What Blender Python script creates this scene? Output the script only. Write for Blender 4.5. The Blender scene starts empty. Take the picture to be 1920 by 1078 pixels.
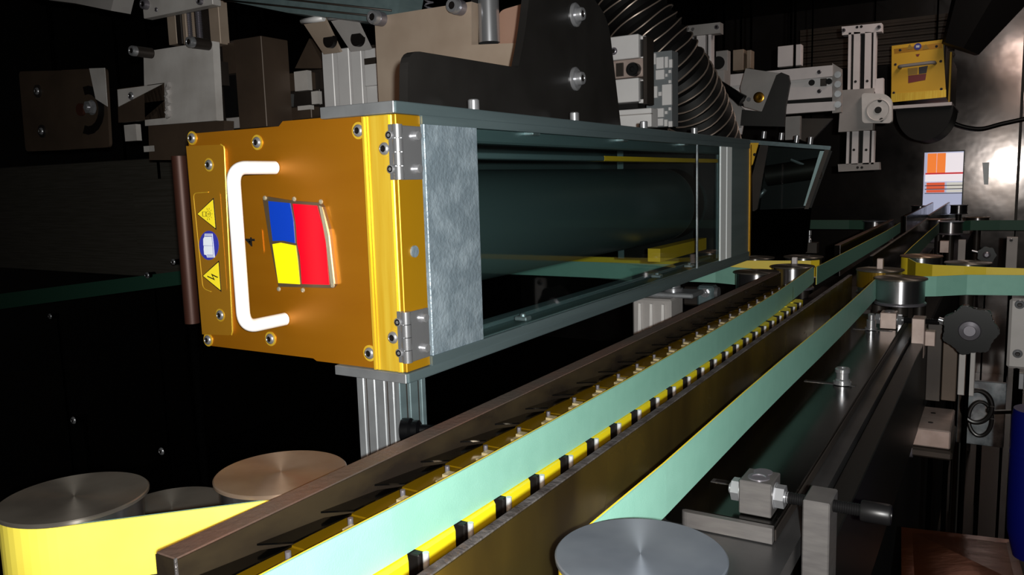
import bpy, bmesh, math, random
from mathutils import Vector, Matrix, Quaternion
random.seed(7)
PI = math.pi
SC = bpy.context.scene
COL = SC.collection
ZC = 1.2                                   # height of the camera above the shop floor
# ------------------------------------------------------------------ camera
YAW, PIT, ROL, FPX = -0.546298694, -0.13110205, -0.0280937379, 1510.3
fwd = Vector((math.sin(YAW)*math.cos(PIT), math.cos(YAW)*math.cos(PIT), math.sin(PIT)))
r0 = Vector((math.cos(YAW), -math.sin(YAW), 0)); u0 = r0.cross(fwd)
right = r0*math.cos(ROL)+u0*math.sin(ROL); up = -r0*math.sin(ROL)+u0*math.cos(ROL)
cd = bpy.data.cameras.new('camera'); cam = bpy.data.objects.new('camera', cd); COL.objects.link(cam)
cam.matrix_world = Matrix(((right.x, up.x, -fwd.x, 0), (right.y, up.y, -fwd.y, 0), (right.z, up.z, -fwd.z, ZC), (0, 0, 0, 1)))
cd.sensor_width = 36; cd.lens = 36*FPX/1920; cd.clip_start = .01; cd.clip_end = 60
SC.camera = cam
# ------------------------------------------------------------------ light, world, exposure
w = bpy.data.worlds.new('world'); SC.world = w; w.use_nodes = True
w.node_tree.nodes['Background'].inputs[0].default_value = (.9, .95, 1, 1)
w.node_tree.nodes['Background'].inputs[1].default_value = .0
def lamp(name, kind, loc, energy, color, **k):
    l = bpy.data.lights.new(name, kind); l.energy = energy; l.color = color
    for a, b in k.items(): setattr(l, a, b)
    o = bpy.data.objects.new(name, l); o.location = Vector(loc)+Vector((0, 0, ZC)); COL.objects.link(o); return o
fl = lamp('phone_flash_white', 'SPOT', (.045, -.03, .012), 50, (.93, 1., .98), shadow_soft_size=.006, spot_size=math.radians(140), spot_blend=1)
fl.rotation_mode = 'QUATERNION'; fl.rotation_quaternion = Vector((-.40, 1, -.10)).to_track_quat('-Z', 'Y')
fa = lamp('phone_flash_amber', 'SPOT', (.02, -.03, .012), 9, (1, .62, .42), shadow_soft_size=.006, spot_size=math.radians(140), spot_blend=1)
fa.rotation_mode = 'QUATERNION'; fa.rotation_quaternion = Vector((-.40, 1, -.10)).to_track_quat('-Z', 'Y')
wl = lamp('far_end_fill', 'AREA', (.1, 2.6, .86), 7, (1, .82, .72), shape='RECTANGLE', size=.2, size_y=1.2)  # unseen fill light, added to lift the dark far end
wl.rotation_euler = (math.radians(25), 0, 0)
SC.view_settings.view_transform = 'Standard'; SC.view_settings.look = 'None'
SC.view_settings.exposure = 0; SC.view_settings.gamma = 1; SC.view_settings.use_curve_mapping = False
# ------------------------------------------------------------------ pixel -> point helpers (camera-relative metres)
def ray(x, y): return fwd+right*((x-960)/FPX)-up*((y-539)/FPX)
def onY(x, y, Y): d = ray(x, y); return d*(Y/d.y)
def onX(x, y, X): d = ray(x, y); return d*(X/d.x)
def onZ(x, y, Z): d = ray(x, y); return d*(Z/d.z)
# ------------------------------------------------------------------ materials
def lin(h):
    h = h.lstrip('#'); c = [int(h[i:i+2], 16)/255 for i in (0, 2, 4)]
    return tuple((v/12.92 if v <= .04045 else ((v+.055)/1.055)**2.4) for v in c)+(1,)
M = {}
def mat(name, col, metal=0, rough=.5, col2=None, scale=20, stretch=(1, 1, 1), bump=0, bscale=None, rvar=0, spec=.5, aniso=0, trans=0, emit=0, coords='Object', fac=(.35, .65), detail=4, coat=0):
    m = bpy.data.materials.new(name); m.use_nodes = True; N = m.node_tree.nodes; L = m.node_tree.links
    b = N['Principled BSDF']; I = b.inputs
    I['Base Color'].default_value = lin(col); I['Metallic'].default_value = metal; I['Roughness'].default_value = rough
    I['Specular IOR Level'].default_value = spec; I['Coat Weight'].default_value = coat; I['Coat Roughness'].default_value = .1
    if trans: I['Transmission Weight'].default_value = trans
    if emit: I['Emission Color'].default_value = lin(col); I['Emission Strength'].default_value = emit
    if aniso:
        t = N.new('ShaderNodeTangent'); t.direction_type = 'RADIAL'; t.axis = 'Z'
        I['Anisotropic'].default_value = aniso; I['Anisotropic Rotation'].default_value = .25; L.new(t.outputs[0], I['Tangent'])
    if col2 or bump or rvar:
        tc = N.new('ShaderNodeTexCoord'); mp = N.new('ShaderNodeMapping'); mp.inputs['Scale'].default_value = stretch
        nz = N.new('ShaderNodeTexNoise'); nz.inputs['Scale'].default_value = scale; nz.inputs['Detail'].default_value = detail
        L.new(tc.outputs[coords], mp.inputs[0]); L.new(mp.outputs[0], nz.inputs['Vector'])
        if col2:
            r = N.new('ShaderNodeValToRGB'); r.color_ramp.elements[0].position = fac[0]; r.color_ramp.elements[1].position = fac[1]
            r.color_ramp.elements[0].color = lin(col); r.color_ramp.elements[1].color = lin(col2)
            L.new(nz.outputs[0], r.inputs[0]); L.new(r.outputs[0], I['Base Color'])
        if rvar:
            mr = N.new('ShaderNodeMapRange'); mr.inputs[3].default_value = max(.02, rough-rvar); mr.inputs[4].default_value = rough+rvar
            mr.inputs[1].default_value = .3; mr.inputs[2].default_value = .7
            L.new(nz.outputs[0], mr.inputs[0]); L.new(mr.outputs[0], I['Roughness'])
        if bump:
            src = nz
            if bscale:
                src = N.new('ShaderNodeTexNoise'); src.inputs['Scale'].default_value = bscale; src.inputs['Detail'].default_value = 3
                L.new(mp.outputs[0], src.inputs['Vector'])
            bp = N.new('ShaderNodeBump'); bp.inputs['Strength'].default_value = bump; bp.inputs['Distance'].default_value = .002
            L.new(src.outputs[0], bp.inputs['Height']); L.new(bp.outputs[0], I['Normal'])
    M[name] = m; return m
mat('gold', '#a0640c', .55, .42, '#a86c12', 3, bump=.03, bscale=400, stretch=(1, 1, 8))
mat('gold_bright', '#dcb83c', .45, .36, '#d0a428', 30, stretch=(6, 1, .3), bump=.05)
mat('gold_side', '#b08010', .55, .45, '#a87a0c', 6)
mat('gold_panel', '#b07c22', .5, .4, '#aa7618', 4)
mat('yellow_lamp', '#e6b424', .2, .5, '#dcaa20', 5)
mat('white_plastic', '#f6f2f0', 0, .35, spec=.4)
mat('alu', '#b9bcc0', .8, .4, '#a2a4a8', 30, stretch=(1, 8, 1), bump=.08)
mat('alu_beam', '#5c6b6f', .55, .42, '#66767a', 10, stretch=(8, .4, 8), bump=.04)
mat('alu_inner', '#5c6c6e', .4, .4, '#667678', 10, stretch=(8, .4, 8))
mat('galv', '#6f7c86', .35, .45, '#8c99a3', 55, bump=.5, bscale=260, fac=(.4, .7))
mat('white_alu', '#c9c6c6', .25, .5, '#b8b5b6', 8)
mat('slide_alu', '#d8d0d0', .1, .55, '#c6bfc0', 8)
mat('grey_cast', '#8d8886', .1, .6, '#9c9795', 12)
mat('bank_grey', '#5d6164', .1, .5)
mat('light_cast', '#d2cecc', .1, .55, '#bcb8b6', 14)
mat('beige_steel', '#a08f80', .25, .5, '#8d7b6c', 9, bump=.06)  # upper-left plates: beige stands in for steel shadowed from the white flash
mat('pale_steel', '#c6c1be', .25, .5, '#aea8a4', 14, bump=.1)
mat('brown_steel', '#40342b', .3, .5, '#4c3e33', 10, bump=.06)  # upper-left parts: brown stands in for steel under amber flash alone
mat('dark_steel', '#2b2624', .5, .45, '#38312c', 10)
mat('rust_plate', '#8f6f5f', .2, .6, '#2e1c16', 45, fac=(.62, .72))
mat('rust_pipe', '#40231a', .3, .5)
mat('black_bracket', '#1c1a19', .3, .45, '#232120', 14, bump=.05)
mat('black_plastic', '#040405', 0, .3, spec=.35)
mat('rubber', '#060505', 0, .6, spec=.25)
mat('hose_wire', '#85766c', .5, .4)
mat('rail', '#3f362f', .75, .3, '#564a38', 14, stretch=(3, 1.2, 3), bump=.12, rvar=.08)
mat('rail_top', '#5d524b', .5, .45, '#6d5348', 16, bump=.3, bscale=180)
mat('rail_edge', '#8f8a8a', .8, .4, '#5f5653', 60, bump=.7, bscale=260)
mat('rail_outer', '#8c7a40', .85, .28, '#4a3e28', 7, stretch=(1, 1, .4), rvar=.08, bump=.05)
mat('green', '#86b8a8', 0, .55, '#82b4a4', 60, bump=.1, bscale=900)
mat('green_dark', '#23493a', 0, .6)  # belt green darkened to stand in for weak light far off
mat('yellow', '#e8cc30', 0, .5, '#e4c62a', 30)
mat('yellow_overexposed', '#f0de58', 0, .5, '#ecd64a', 12)  # belt yellow made paler; flash overexposure is put into the colour
mat('chain_yellow', '#e8d21c', 0, .4)
mat('chain_amber', '#755806', .5, .3)
mat('cream', '#968868', 0, .45, '#7e7050', 60)
mat('chrome', '#a6a6aa', .8, .26)
mat('dark_chrome', '#77737a', .6, .3)
mat('drum', '#b8b6ba', .97, .32, aniso=.85)
mat('green_dimmed', '#527f72', 0, .6)  # copy of the belt green with flash falloff put into the colour
mat('deep_steel', '#131110', .5, .45)
mat('void_black', '#020202', 0, .8, spec=0)
mat('pin_bright', '#d2d2d6', .4, .3)
mat('turned', '#7c828a', .6, .36, '#646a74', 14, aniso=.85, bump=.06, rvar=.05)
mat('turned_brown', '#94806f', .6, .36, '#7c6350', 14, aniso=.85, bump=.06, rvar=.05)
mat('turned_dark', '#7e7870', .65, .34, '#5c5650', 14, aniso=.85, bump=.06, rvar=.05)
mat('black_plate', '#161513', .9, .16, '#1d1b18', 6, rvar=.05)
mat('slat', '#1b1a19', .9, .14, rvar=.05, scale=30)
mat('grey_plate', '#5e5d5e', .8, .32, '#4c4b4c', 14, bump=.05)
mat('block_steel', '#6e6a69', .6, .4, '#625e5e', 40, stretch=(1, 1, 6))
mat('warm_block', '#a5938c', .4, .42, '#94827b', 40)
mat('bolt', '#9c9ca0', .7, .28)
mat('black_bolt', '#1c1b1c', .6, .38)
mat('socket', '#1a1615', .6, .5)
mat('brass', '#c08a30', 1, .25)
mat('tube_black', '#404c4c', .2, .4)
mat('blue', '#0c37a8', 0, .3); mat('red', '#e2001e', 0, .3); mat('logo_yellow', '#f6e010', 0, .3)
mat('frame_metal', '#8d7a62', .8, .35)
mat('frame_shine', '#f1e7c8', .8, .3)
mat('sign_yellow', '#f2dc2c', 0, .4); mat('ink', '#151311', 0, .5); mat('sign_blue', '#32369e', 0, .4); mat('sign_white', '#dfe6f2', 0, .4)
mat('dark_logo_blue', '#241a2c', 0, .4); mat('dark_red', '#7c0f14', 0, .4); mat('olive', '#a8821c', 0, .4)
mat('wall_dark', '#0b0a09', .6, .5, '#0f0e0d', 4)
mat('floor_mat', '#0b0a09', .3, .4, '#120f0d', 5)
mat('left_panel', '#56524c', .3, .4, '#4a463f', 90, stretch=(.1, 1, 3), bump=.03)
mat('stainless', '#928a88', .9, .13, '#6b625e', 3.5, bump=.6, bscale=4.5, rvar=.05)
mat('copper_floor', '#9a5530', .9, .22, bump=.9, scale=14)
mat('cobalt', '#03063e', 0, .3)
mat('cable_mat', '#100c0b', 0, .4)
mat('bright_face', '#eef2f4', .2, .4)
mat('zinc', '#8f9498', .7, .35, '#5c6064', 30, fac=(.4, .6))
mat('screen_orange', '#f58238', 0, .5, emit=.9); mat('screen_white', '#efe6ea', 0, .5, emit=.9); mat('screen_lilac', '#b8bcd6', 0, .5, emit=.75)
mat('screen_red', '#c8343a', 0, .5, emit=.8); mat('screen_salmon', '#e8603e', 0, .5, emit=.75); mat('screen_ivory', '#d6d2c8', 0, .5, emit=.8); mat('screen_dark', '#4a4448', 0, .5, emit=.3)
g = bpy.data.materials.new('glass'); g.use_nodes = True; nt = g.node_tree; nt.nodes.clear()
o_ = nt.nodes.new('ShaderNodeOutputMaterial'); mx = nt.nodes.new('ShaderNodeMixShader'); tr = nt.nodes.new('ShaderNodeBsdfTransparent'); gl = nt.nodes.new('ShaderNodeBsdfGlossy'); fr = nt.nodes.new('ShaderNodeFresnel')
gl.inputs['Roughness'].default_value = .03; tr.inputs[0].default_value = (.80, .86, .86, 1); fr.inputs[0].default_value = 1.5
ge = nt.nodes.new('ShaderNodeNewGeometry'); mu = nt.nodes.new('ShaderNodeMath'); mu.operation = 'SUBTRACT'; mu.use_clamp = True; nt.links.new(fr.outputs[0], mu.inputs[0]); nt.links.new(ge.outputs['Backfacing'], mu.inputs[1]); nt.links.new(mu.outputs[0], mx.inputs[0]); nt.links.new(tr.outputs[0], mx.inputs[1]); nt.links.new(gl.outputs[0], mx.inputs[2]); nt.links.new(mx.outputs[0], o_.inputs[0]); M['glass'] = g
# ------------------------------------------------------------------ mesh builder
ORG = {}
def sharp(bm):
    bm.normal_update()
    for e in bm.edges:
        if len(e.link_faces) == 2 and e.calc_face_angle(0) > .6: e.smooth = False
class MB:
    def __init__(s): s.bm = bmesh.new()
    def box(s, x0, x1, y0, y1, z0, z1, bev=0, seg=1):
        r = bmesh.ops.create_cube(s.bm, size=1)['verts']
        for v in r: v.co = Vector(((x0+x1)/2+v.co.x*(x1-x0), (y0+y1)/2+v.co.y*(y1-y0), (z0+z1)/2+v.co.z*(z1-z0)))
        if bev:
            es = list({e for v in r for e in v.link_edges})
            bmesh.ops.bevel(s.bm, geom=es, offset=bev, segments=seg, affect='EDGES', profile=.5)
        return s
    def cyl(s, p0, p1, r, r2=None, seg=24, caps=True):
        p0 = Vector(p0); p1 = Vector(p1); r2 = r if r2 is None else r2
        q = (p1-p0).to_track_quat('Z', 'Y').to_matrix(); a = []; b = []
        for i in range(seg):
            t = 2*PI*i/seg; d = q@Vector((math.cos(t), math.sin(t), 0))
            a.append(s.bm.verts.new(p0+d*r)); b.append(s.bm.verts.new(p1+d*r2))
        for i in range(seg):
            f = s.bm.faces.new((a[i], a[(i+1) % seg], b[(i+1) % seg], b[i])); f.smooth = seg > 8
        if caps: s.bm.faces.new(a[::-1]); s.bm.faces.new(b)
        return s
    def lathe(s, c, axis, prof, seg=32):
        c = Vector(c); q = Vector(axis).to_track_quat('Z', 'Y').to_matrix(); rings = []
        for rr, h in prof:
            rings.append([s.bm.verts.new(c+q@Vector((rr*math.cos(2*PI*i/seg), rr*math.sin(2*PI*i/seg), h))) for i in range(seg)])
        for a, b in zip(rings, rings[1:]):
            for i in range(seg):
                f = s.bm.faces.new((a[i], a[(i+1) % seg], b[(i+1) % seg], b[i])); f.smooth = True
        s.bm.faces.new(rings[0][::-1]); s.bm.faces.new(rings[-1]); return s
    def prism(s, pts, vec):
        vec = Vector(vec); a = [s.bm.verts.new(Vector(p)) for p in pts]; b = [s.bm.verts.new(Vector(p)+vec) for p in pts]; n = len(a)
        s.bm.faces.new(a[::-1]); s.bm.faces.new(b)
        for i in range(n): s.bm.faces.new((a[i], a[(i+1) % n], b[(i+1) % n], b[i]))
        return s
    def tube(s, path, r, seg=16, rf=None):
        path = [Vector(p) for p in path]; rings = []; n0 = None
        for k, p in enumerate(path):
            d = (path[min(k+1, len(path)-1)]-path[max(k-1, 0)]).normalized()
            if n0 is None: n0 = d.orthogonal().normalized()
            n0 = (n0-d*n0.dot(d)).normalized(); b = d.cross(n0); rr = rf(k) if rf else r
            rings.append([s.bm.verts.new(p+(n0*math.cos(2*PI*i/seg)+b*math.sin(2*PI*i/seg))*rr) for i in range(seg)])
        for a, b in zip(rings, rings[1:]):
            for i in range(seg):
                f = s.bm.faces.new((a[i], a[(i+1) % seg], b[(i+1) % seg], b[i])); f.smooth = True
        s.bm.faces.new(rings[0][::-1]); s.bm.faces.new(rings[-1]); return s
    def ribbon(s, path, o0, o1, z0, z1):
        n = len(path); rows = []
        for k in range(n):
            a = Vector(path[max(k-1, 0)]); b = Vector(path[min(k+1, n-1)]); d = (b-a).normalized(); nn = Vector((d.y, -d.x)); p = Vector(path[k])
            q0 = p+nn*o0; q1 = p+nn*o1
            rows.append([s.bm.verts.new(v) for v in ((q0.x, q0.y, z0), (q1.x, q1.y, z0), (q1.x, q1.y, z1), (q0.x, q0.y, z1))])
        for a, b in zip(rows, rows[1:]):
            for i in range(4): s.bm.faces.new((a[i], a[(i+1) % 4], b[(i+1) % 4], b[i]))
        s.bm.faces.new(rows[0][::-1]); s.bm.faces.new(rows[-1]); return s
    def build(s, name, m, parent=None, org=None):
        bmesh.ops.recalc_face_normals(s.bm, faces=s.bm.faces)
        if parent is not None: o3 = ORG[parent.name]
        elif org is not None: o3 = Vector(org)
        else:
            c = [v.co for v in s.bm.verts]; o3 = Vector(((min(v.x for v in c)+max(v.x for v in c))/2, (min(v.y for v in c)+max(v.y for v in c))/2, min(v.z for v in c)))
        for v in s.bm.verts: v.co = v.co-o3
        sharp(s.bm); me = bpy.data.meshes.new(name); s.bm.to_mesh(me); s.bm.free()
        me.materials.append(M[m]); ob = bpy.data.objects.new(name, me); COL.objects.link(ob)
        ORG[ob.name] = o3.copy()
        if parent is not None: ob.parent = parent
        else: ob.location = o3+Vector((0, 0, ZC))
        return ob
def thing(name, label, cat, org, group=None):
    o = bpy.data.objects.new(name, None); COL.objects.link(o); o.empty_display_size = .02
    o.location = Vector(org)+Vector((0, 0, ZC)); ORG[o.name] = Vector(org); return tag(o, label, cat, group)
def tag(o, label, cat, group=None):
    o['label'] = label; o['category'] = cat
    if group: o['group'] = group
    return o
def struct(o): o['kind'] = 'structure'; return o
def support(t, x, y, z, r=.006):
    if z > -.05: MB().cyl((x, y, z), (x, y, 1.0), r*.6, seg=10).build('hanger_rod', 'void_black', t)
    else: MB().cyl((x, y, -.372 if -.61 < x < -.13 and .04 < y < 5.35 and z > -.372 else -1.2), (x, y, z), r*.7, seg=10).build('floor_leg', 'void_black', t)
FAST = {}
def fast_mesh(kind, m):
    key = (kind, m)
    if key in FAST: return FAST[key]
    b = MB()
    hexp = lambda r, z: [b.bm.verts.new((r*math.cos(PI*i/3), r*math.sin(PI*i/3), z)) for i in range(6)]
    if kind == 'hex':       # bolt head / nut, unit across
        b.lathe((0, 0, 0), (0, 0, 1), [(1.15, 0), (1.15, .08), (1.0, .08)], 20)
        b.prism([(math.cos(PI*i/3), math.sin(PI*i/3), .08) for i in range(6)], (0, 0, .75)); b.lathe((0, 0, .8), (0, 0, 1), [(.5, 0), (.5, .25), (.42, .32)], 14)
    else:
        hh = {'cap': 1.0, 'button': .45, 'tall': 2.2}[kind]
        prof = [(1, 0), (1, hh*.75), (.88, hh), (.55, hh), (.5, hh-.06), (.46, hh-.3), (.2, hh-.32)] if kind != 'button' else [(1, 0), (.98, .12), (.8, .36), (.55, .45), (.5, .4), (.42, .16), (.2, .14)]
        b.lathe((0, 0, 0), (0, 0, 1), prof, 20)
    me = bpy.data.meshes.new(kind+'_screw'); bmesh.ops.recalc_face_normals(b.bm, faces=b.bm.faces); sharp(b.bm); b.bm.to_mesh(me); b.bm.free(); me.materials.append(M[m]); me.materials.append(M['socket']); FAST[key] = me
    if kind != 'hex':
        for f in me.polygons:
            if f.center.length < 5 and math.hypot(f.center.x, f.center.y) < .49 and f.center.z > .05: f.material_index = 1  # recess faces coloured dark in place of missing shade
    return me
def screw(parent, p, axis, r, kind='button', m='bolt', name='screw'):
    o = bpy.data.objects.new(name, fast_mesh(kind, m)); COL.objects.link(o); o.scale = (r, r, r)
    o.rotation_mode = 'QUATERNION'; o.rotation_quaternion = Vector(axis).to_track_quat('Z', 'Y')
    if parent is not None: o.parent = parent; o.location = Vector(p)-ORG[parent.name]
    else: o.location = Vector(p)+Vector((0, 0, ZC))
    ORG[o.name] = Vector(p); return o
def rectY(px0, py0, px1, py1, Y):
    mx_, my_ = (px0+px1)/2, (py0+py1)/2
    return onY(px0, my_, Y).x, onY(px1, my_, Y).x, onY(mx_, py1, Y).z, onY(mx_, py0, Y).z
def boxY(b, px0, py0, px1, py1, Y, d, bev=0):
    x0, x1, z0, z1 = rectY(px0, py0, px1, py1, Y); b.box(x0, x1, Y, Y+d, z0, z1, bev); return b
def round_poly(pts, r, seg=5):
    out = []; n = len(pts)
    for i in range(n):
        p = Vector(pts[i]); a = Vector(pts[i-1])-p; c = Vector(pts[(i+1) % n])-p
        rr = r[i] if isinstance(r, (list, tuple)) else r
        if rr <= 0: out.append(p); continue
        p0 = p+a.normalized()*rr; p1 = p+c.normalized()*rr
        for k in range(seg+1):
            t = k/seg; out.append(p0*(1-t)**2+p*2*t*(1-t)+p1*t**2)
    return out
# ================================================================== THE SETTING
def room():
    struct(MB().box(-3.2, 1.4, -1.2, 5.6, -1.24, -1.2).build('floor', 'floor_mat'))
    struct(MB().box(-3.2, 1.4, -1.2, 5.6, 1.0, 1.04).build('ceiling', 'wall_dark'))
    struct(MB().box(-3.24, -3.2, -1.2, 5.6, -1.2, 1.0).build('wall_left', 'wall_dark'))
    struct(MB().box(1.4, 1.44, -1.2, 5.6, -1.2, 1.0).build('wall_right', 'wall_dark'))
    # stainless end wall with the product opening cut through it
    x0, x1, z0, z1 = -.402, -.197, -.285, .1
    w = MB(); Y = 5.4; t = .02
    w.box(-3.2, x0, Y, Y+t, -1.2, 1.0).box(x1, .072, Y, Y+t, -1.2, 1.0).box(x0, x1, Y, Y+t, z1, 1.0).box(x0, x1, Y, Y+t, -1.2, z0)
    wb = struct(w.build('wall_back', 'stainless'))
    f = MB(); f.box(x0-.006, x0, Y-.004, Y+.03, z0, z1+.006).box(x1, x1+.006, Y-.004, Y+.03, z0, z1+.006).box(x0, x1, Y-.004, Y+.03, z1, z1+.006); f.build('opening_frame', 'black_plastic', wb)
    struct(MB().box(.078, 1.4, Y-.012, Y+t, -1.2, 1.0).build('wall_back_side', 'stainless'))
    struct(MB().box(.068, .082, Y-.03, Y-.012, -.33, 1.0).build('trim_1', 'dark_steel'))
room()
def monitor():
    Y = 5.52; t = thing('display_screen', 'lit screen with orange and white blocks seen through the far wall opening', 'screen', (-.3, Y, -.25))
    X = lambda p: onY(p, 330, 5.4).x*Y/5.4; Z = lambda q: onY(1770, q, 5.4).z*Y/5.4
    MB().box(-.43, -.17, Y, Y+.03, -.34, .14, .004).build('casing', 'black_plastic', t); MB().box(-.33, -.27, Y+.005, Y+.03, -1.2, -.335).build('stand', 'black_plastic', t)
    MB().box(X(1728), X(1811), Y-.003, Y+.001, Z(402), Z(281)).build('screen_panel', 'screen_lilac', t)
    def bl(x0, y0, x1, y1, m, nm='screen_block', d=.005): MB().box(X(x0), X(x1), Y-d, Y-.002, Z(y1), Z(y0)).build(nm, m, t)
    bl(1738, 287, 1755, 325, 'screen_orange'); bl(1756, 287, 1772, 325, 'screen_orange'); bl(1772, 287, 1809, 325, 'screen_white'); bl(1735, 326, 1809, 340, 'screen_white')
    bl(1735, 323.5, 1809, 326.5, 'screen_red', 'screen_line', .007)
    for y0 in (342, 348.5, 355.5): bl(1738, y0, 1772, y0+5, 'screen_salmon'); bl(1776, y0, 1809, y0+5, 'screen_ivory')
    for y0 in (347, 353.5, 361.5): bl(1735, y0, 1809, y0+1.4, 'screen_dark', 'screen_line', .007)
monitor()
# ================================================================== MAIN LAMP HOUSING
Y0 = .5021
def main_lamp():
    T = thing('uv_lamp_housing', 'large aluminium lamp housing with gold front plate, white handle and long side window', 'lamp housing', (-.5, Y0, -.16))
    G = lambda px, py, d=0: onY(px, py, Y0)+Vector((0, -d, 0))
    # front plate with the small step in its top and bottom edges and rounded corners
    xl, xs, xr = -.6567, -.5275, -.438
    zt, zb = .0555, -.1515
    pts = [(xl, Y0, zb+.002), (-.512, Y0, zb+.002), (-.508, Y0, zb), (xr, Y0, zb), (xr, Y0, zt+.001), (-.531, Y0, zt+.001), (-.536, Y0, zt-.003), (xl, Y0, zt-.003)]
    fp = MB().prism(round_poly(pts, [.006, 0, 0, 0, 0, 0, 0, .006]), (0, .004, 0)).build('front_plate', 'gold', T)
    MB().box(-.638, -.41, Y0+.004, Y0+.03, -.146, .05).build('door_body', 'gold_side', T)
    # bright ridged strip between plate and hinges
    s = MB(); s.box(-.438, -.4085, Y0-.004, Y0+.004, -.1515, .0545, .0008)
    s.box(-.4375, -.4355, Y0-.0055, Y0-.0035, -.151, .054).box(-.4335, -.4325, Y0-.005, Y0-.0035, -.151, .054).box(-.4125, -.4105, Y0-.005, Y0-.0035, -.151, .054)
    st = s.build('edge_strip', 'gold_bright', T)
    MB().box(-.4085, -.4045, Y0-.0035, Y0+.028, -.151, .0545, .0006).build('side_flange', 'gold_side', T)
    MB().cyl((-.4046, Y0+.012, -.054), (-.4030, Y0+.012, -.054), .0048, seg=20).build('round_plug', 'galv', T)
    # screws in the plate: counterbore ring (gold) and button head
    for (px, py, d, r) in ((361, 259, 0, .0050), (483, 267, 0, .0052), (673, 245, 0, .0054), (391, 637, 0, .0050), (508, 635, 0, .0052), (694, 662, 0, .0054), (728, 279, .004, .0054), (744, 631, .004, .0054)):
        p = G(px, py, d); MB().lathe(p+Vector((0, -.0008, 0)), (0, 1, 0), [(r*1.28, 0), (r*1.28, .0008), (r*1.0, .0010)], 24).build('washer', 'gold_bright', T)
        screw(T, p+Vector((0, -.0008, 0)), (0, -1, 0), r*.95)
    # raised label panel on the left edge
    pn = [G(353, 274), G(424, 271), G(440, 628), G(383, 626)]
    d = Vector((0, -.0022, 0))
    lp = MB().prism(round_poly([p+Vector((0, -.0002, 0)) for p in pn], [0, .006, .006, 0]), d).build('label_panel', 'gold_panel', T)
    for (px, py) in ((396, 309), (417, 590)):
        screw(T, G(px, py, .0024), (0, -1, 0), .0048)
        MB().lathe(G(px, py, .0026), (0, 1, 0), [(.0062, 0), (.0062, .0006), (.005, .0008)], 22).build('washer', 'gold_bright', T)
    hl = MB(); e0 = G(425, 280, .0026); e1 = G(440, 620, .0026); hl.tube([G(418, 271, .0024), G(424, 275, .0024), e0, e1, G(438, 627, .0024)], .0007, 6); hl.build('panel_edge', 'gold_bright', T)
    # inner sticker area
    sp = [G(367, 362, .0025), G(417, 360, .0025), G(430, 545, .0025), G(384, 545, .0025)]
    MB().prism(round_poly(sp, [.005, .003, .003, .005]), (0, -.0003, 0)).build('sticker', 'gold_panel', T)
    MB().tube(round_poly([G(395, 360, .0027), G(367, 362, .0027), G(385, 540, .0027), G(400, 546, .0027)], [0, .005, .005, 0]), .00045, 6).build('sticker_edge', 'gold_bright', T)
    def tri(ps, depth, m, nm, par): return MB().prism([G(x, y, depth) for x, y in ps], (0, -.0003, 0)).build(nm, m, par)
    S = 5.131; c = lambda x, y: (355+x/S, 350+y/S)
    k = tri([c(98, 262), c(260, 105), c(286, 414)], .0028, 'ink', 'warning_border', T)
    tri([c(108, 261), c(254, 124), c(277, 395)], .0031, 'sign_yellow', 'warning_triangle', T)
    # lamp glyph
    gm = MB(); L = lambda a, b, ww=1.6: gm.prism([G(*c(a[0], a[1]-ww), .0034), G(*c(b[0], b[1]-ww), .0034), G(*c(b[0], b[1]+ww), .0034), G(*c(a[0], a[1]+ww), .0034)], (0, -.0001, 0)) if abs(a[0]-b[0]) > abs(a[1]-b[1]) else gm.prism([G(*c(a[0]-ww, a[1]), .0034), G(*c(b[0]-ww, b[1]), .0034), G(*c(b[0]+ww, b[1]), .0034), G(*c(a[0]+ww, a[1]), .0034)], (0, -.0001, 0))
    L((156, 240), (158, 284), 2.4); L((156, 240), (190, 240)); L((158, 284), (192, 284)); L((188, 240), (190, 284))
    for q in range(12):
        a, b = 2*PI*q/12, 2*PI*(q+1)/12; L((212+22*math.cos(a), 262+30*math.sin(a)), (212+22*math.cos(b), 262+30*math.sin(b)))
    L((203, 256), (226, 250)); L((203, 264), (228, 258)); L((203, 272), (226, 268))
    for a in (-1.9, -1.35, -.75, -.05, .65, 1.25, 1.8): L((212+30*math.cos(a), 262+42*math.sin(a)), (212+42*math.cos(a), 262+60*math.sin(a)))
    gm.build('lamp_symbol', 'ink', T)
    k = tri([c(150, 855), c(311, 706), c(333, 1008)], .0028, 'ink', 'warning_border', T)
    tri([c(161, 854), c(306, 725), c(325, 988)], .0031, 'sign_yellow', 'warning_triangle', T)
    tri([c(202, 852), c(262, 880), c(240, 833), c(308, 866), c(300, 872), c(252, 850), c(276, 896), c(206, 864)], .0034, 'ink', 'lightning_symbol', T)
    cc = [c(214+93*math.cos(2*PI*i/32)-.0, 562+140*math.sin(2*PI*i/32)) for i in range(32)]
    tri(cc, .0028, 'sign_blue', 'instruction_disc', T)
    tri([c(176, 450), c(250, 450), c(272, 678), c(200, 678), c(192, 655), c(172, 650), c(166, 600), c(168, 572), c(163, 560), c(162, 500), c(175, 478)], .0031, 'sign_white', 'open_book', T)
    bm_ = MB()
    for ps in ([(180, 457), (248, 457), (249, 462), (181, 462)], [(178, 470), (250, 470), (251, 477), (180, 478)], [(166, 563), (256, 566), (256, 568), (166, 566)], [(198, 652), (262, 654), (262, 658), (200, 657)], [(200, 666), (266, 668), (266, 672), (202, 671)], [(246, 480), (249, 480), (262, 650), (259, 650)]):
        bm_.prism([G(*c(*q), .0034) for q in ps], (0, -.0001, 0))
    bm_.build('book_lines', 'sign_blue', T)
    # small number plate with the 4
    MB().prism(round_poly([G(432, 432), G(492, 428), G(496, 476), G(436, 474)], .003), (0, -.0008, 0)).build('number_plate', 'gold', T)
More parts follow.
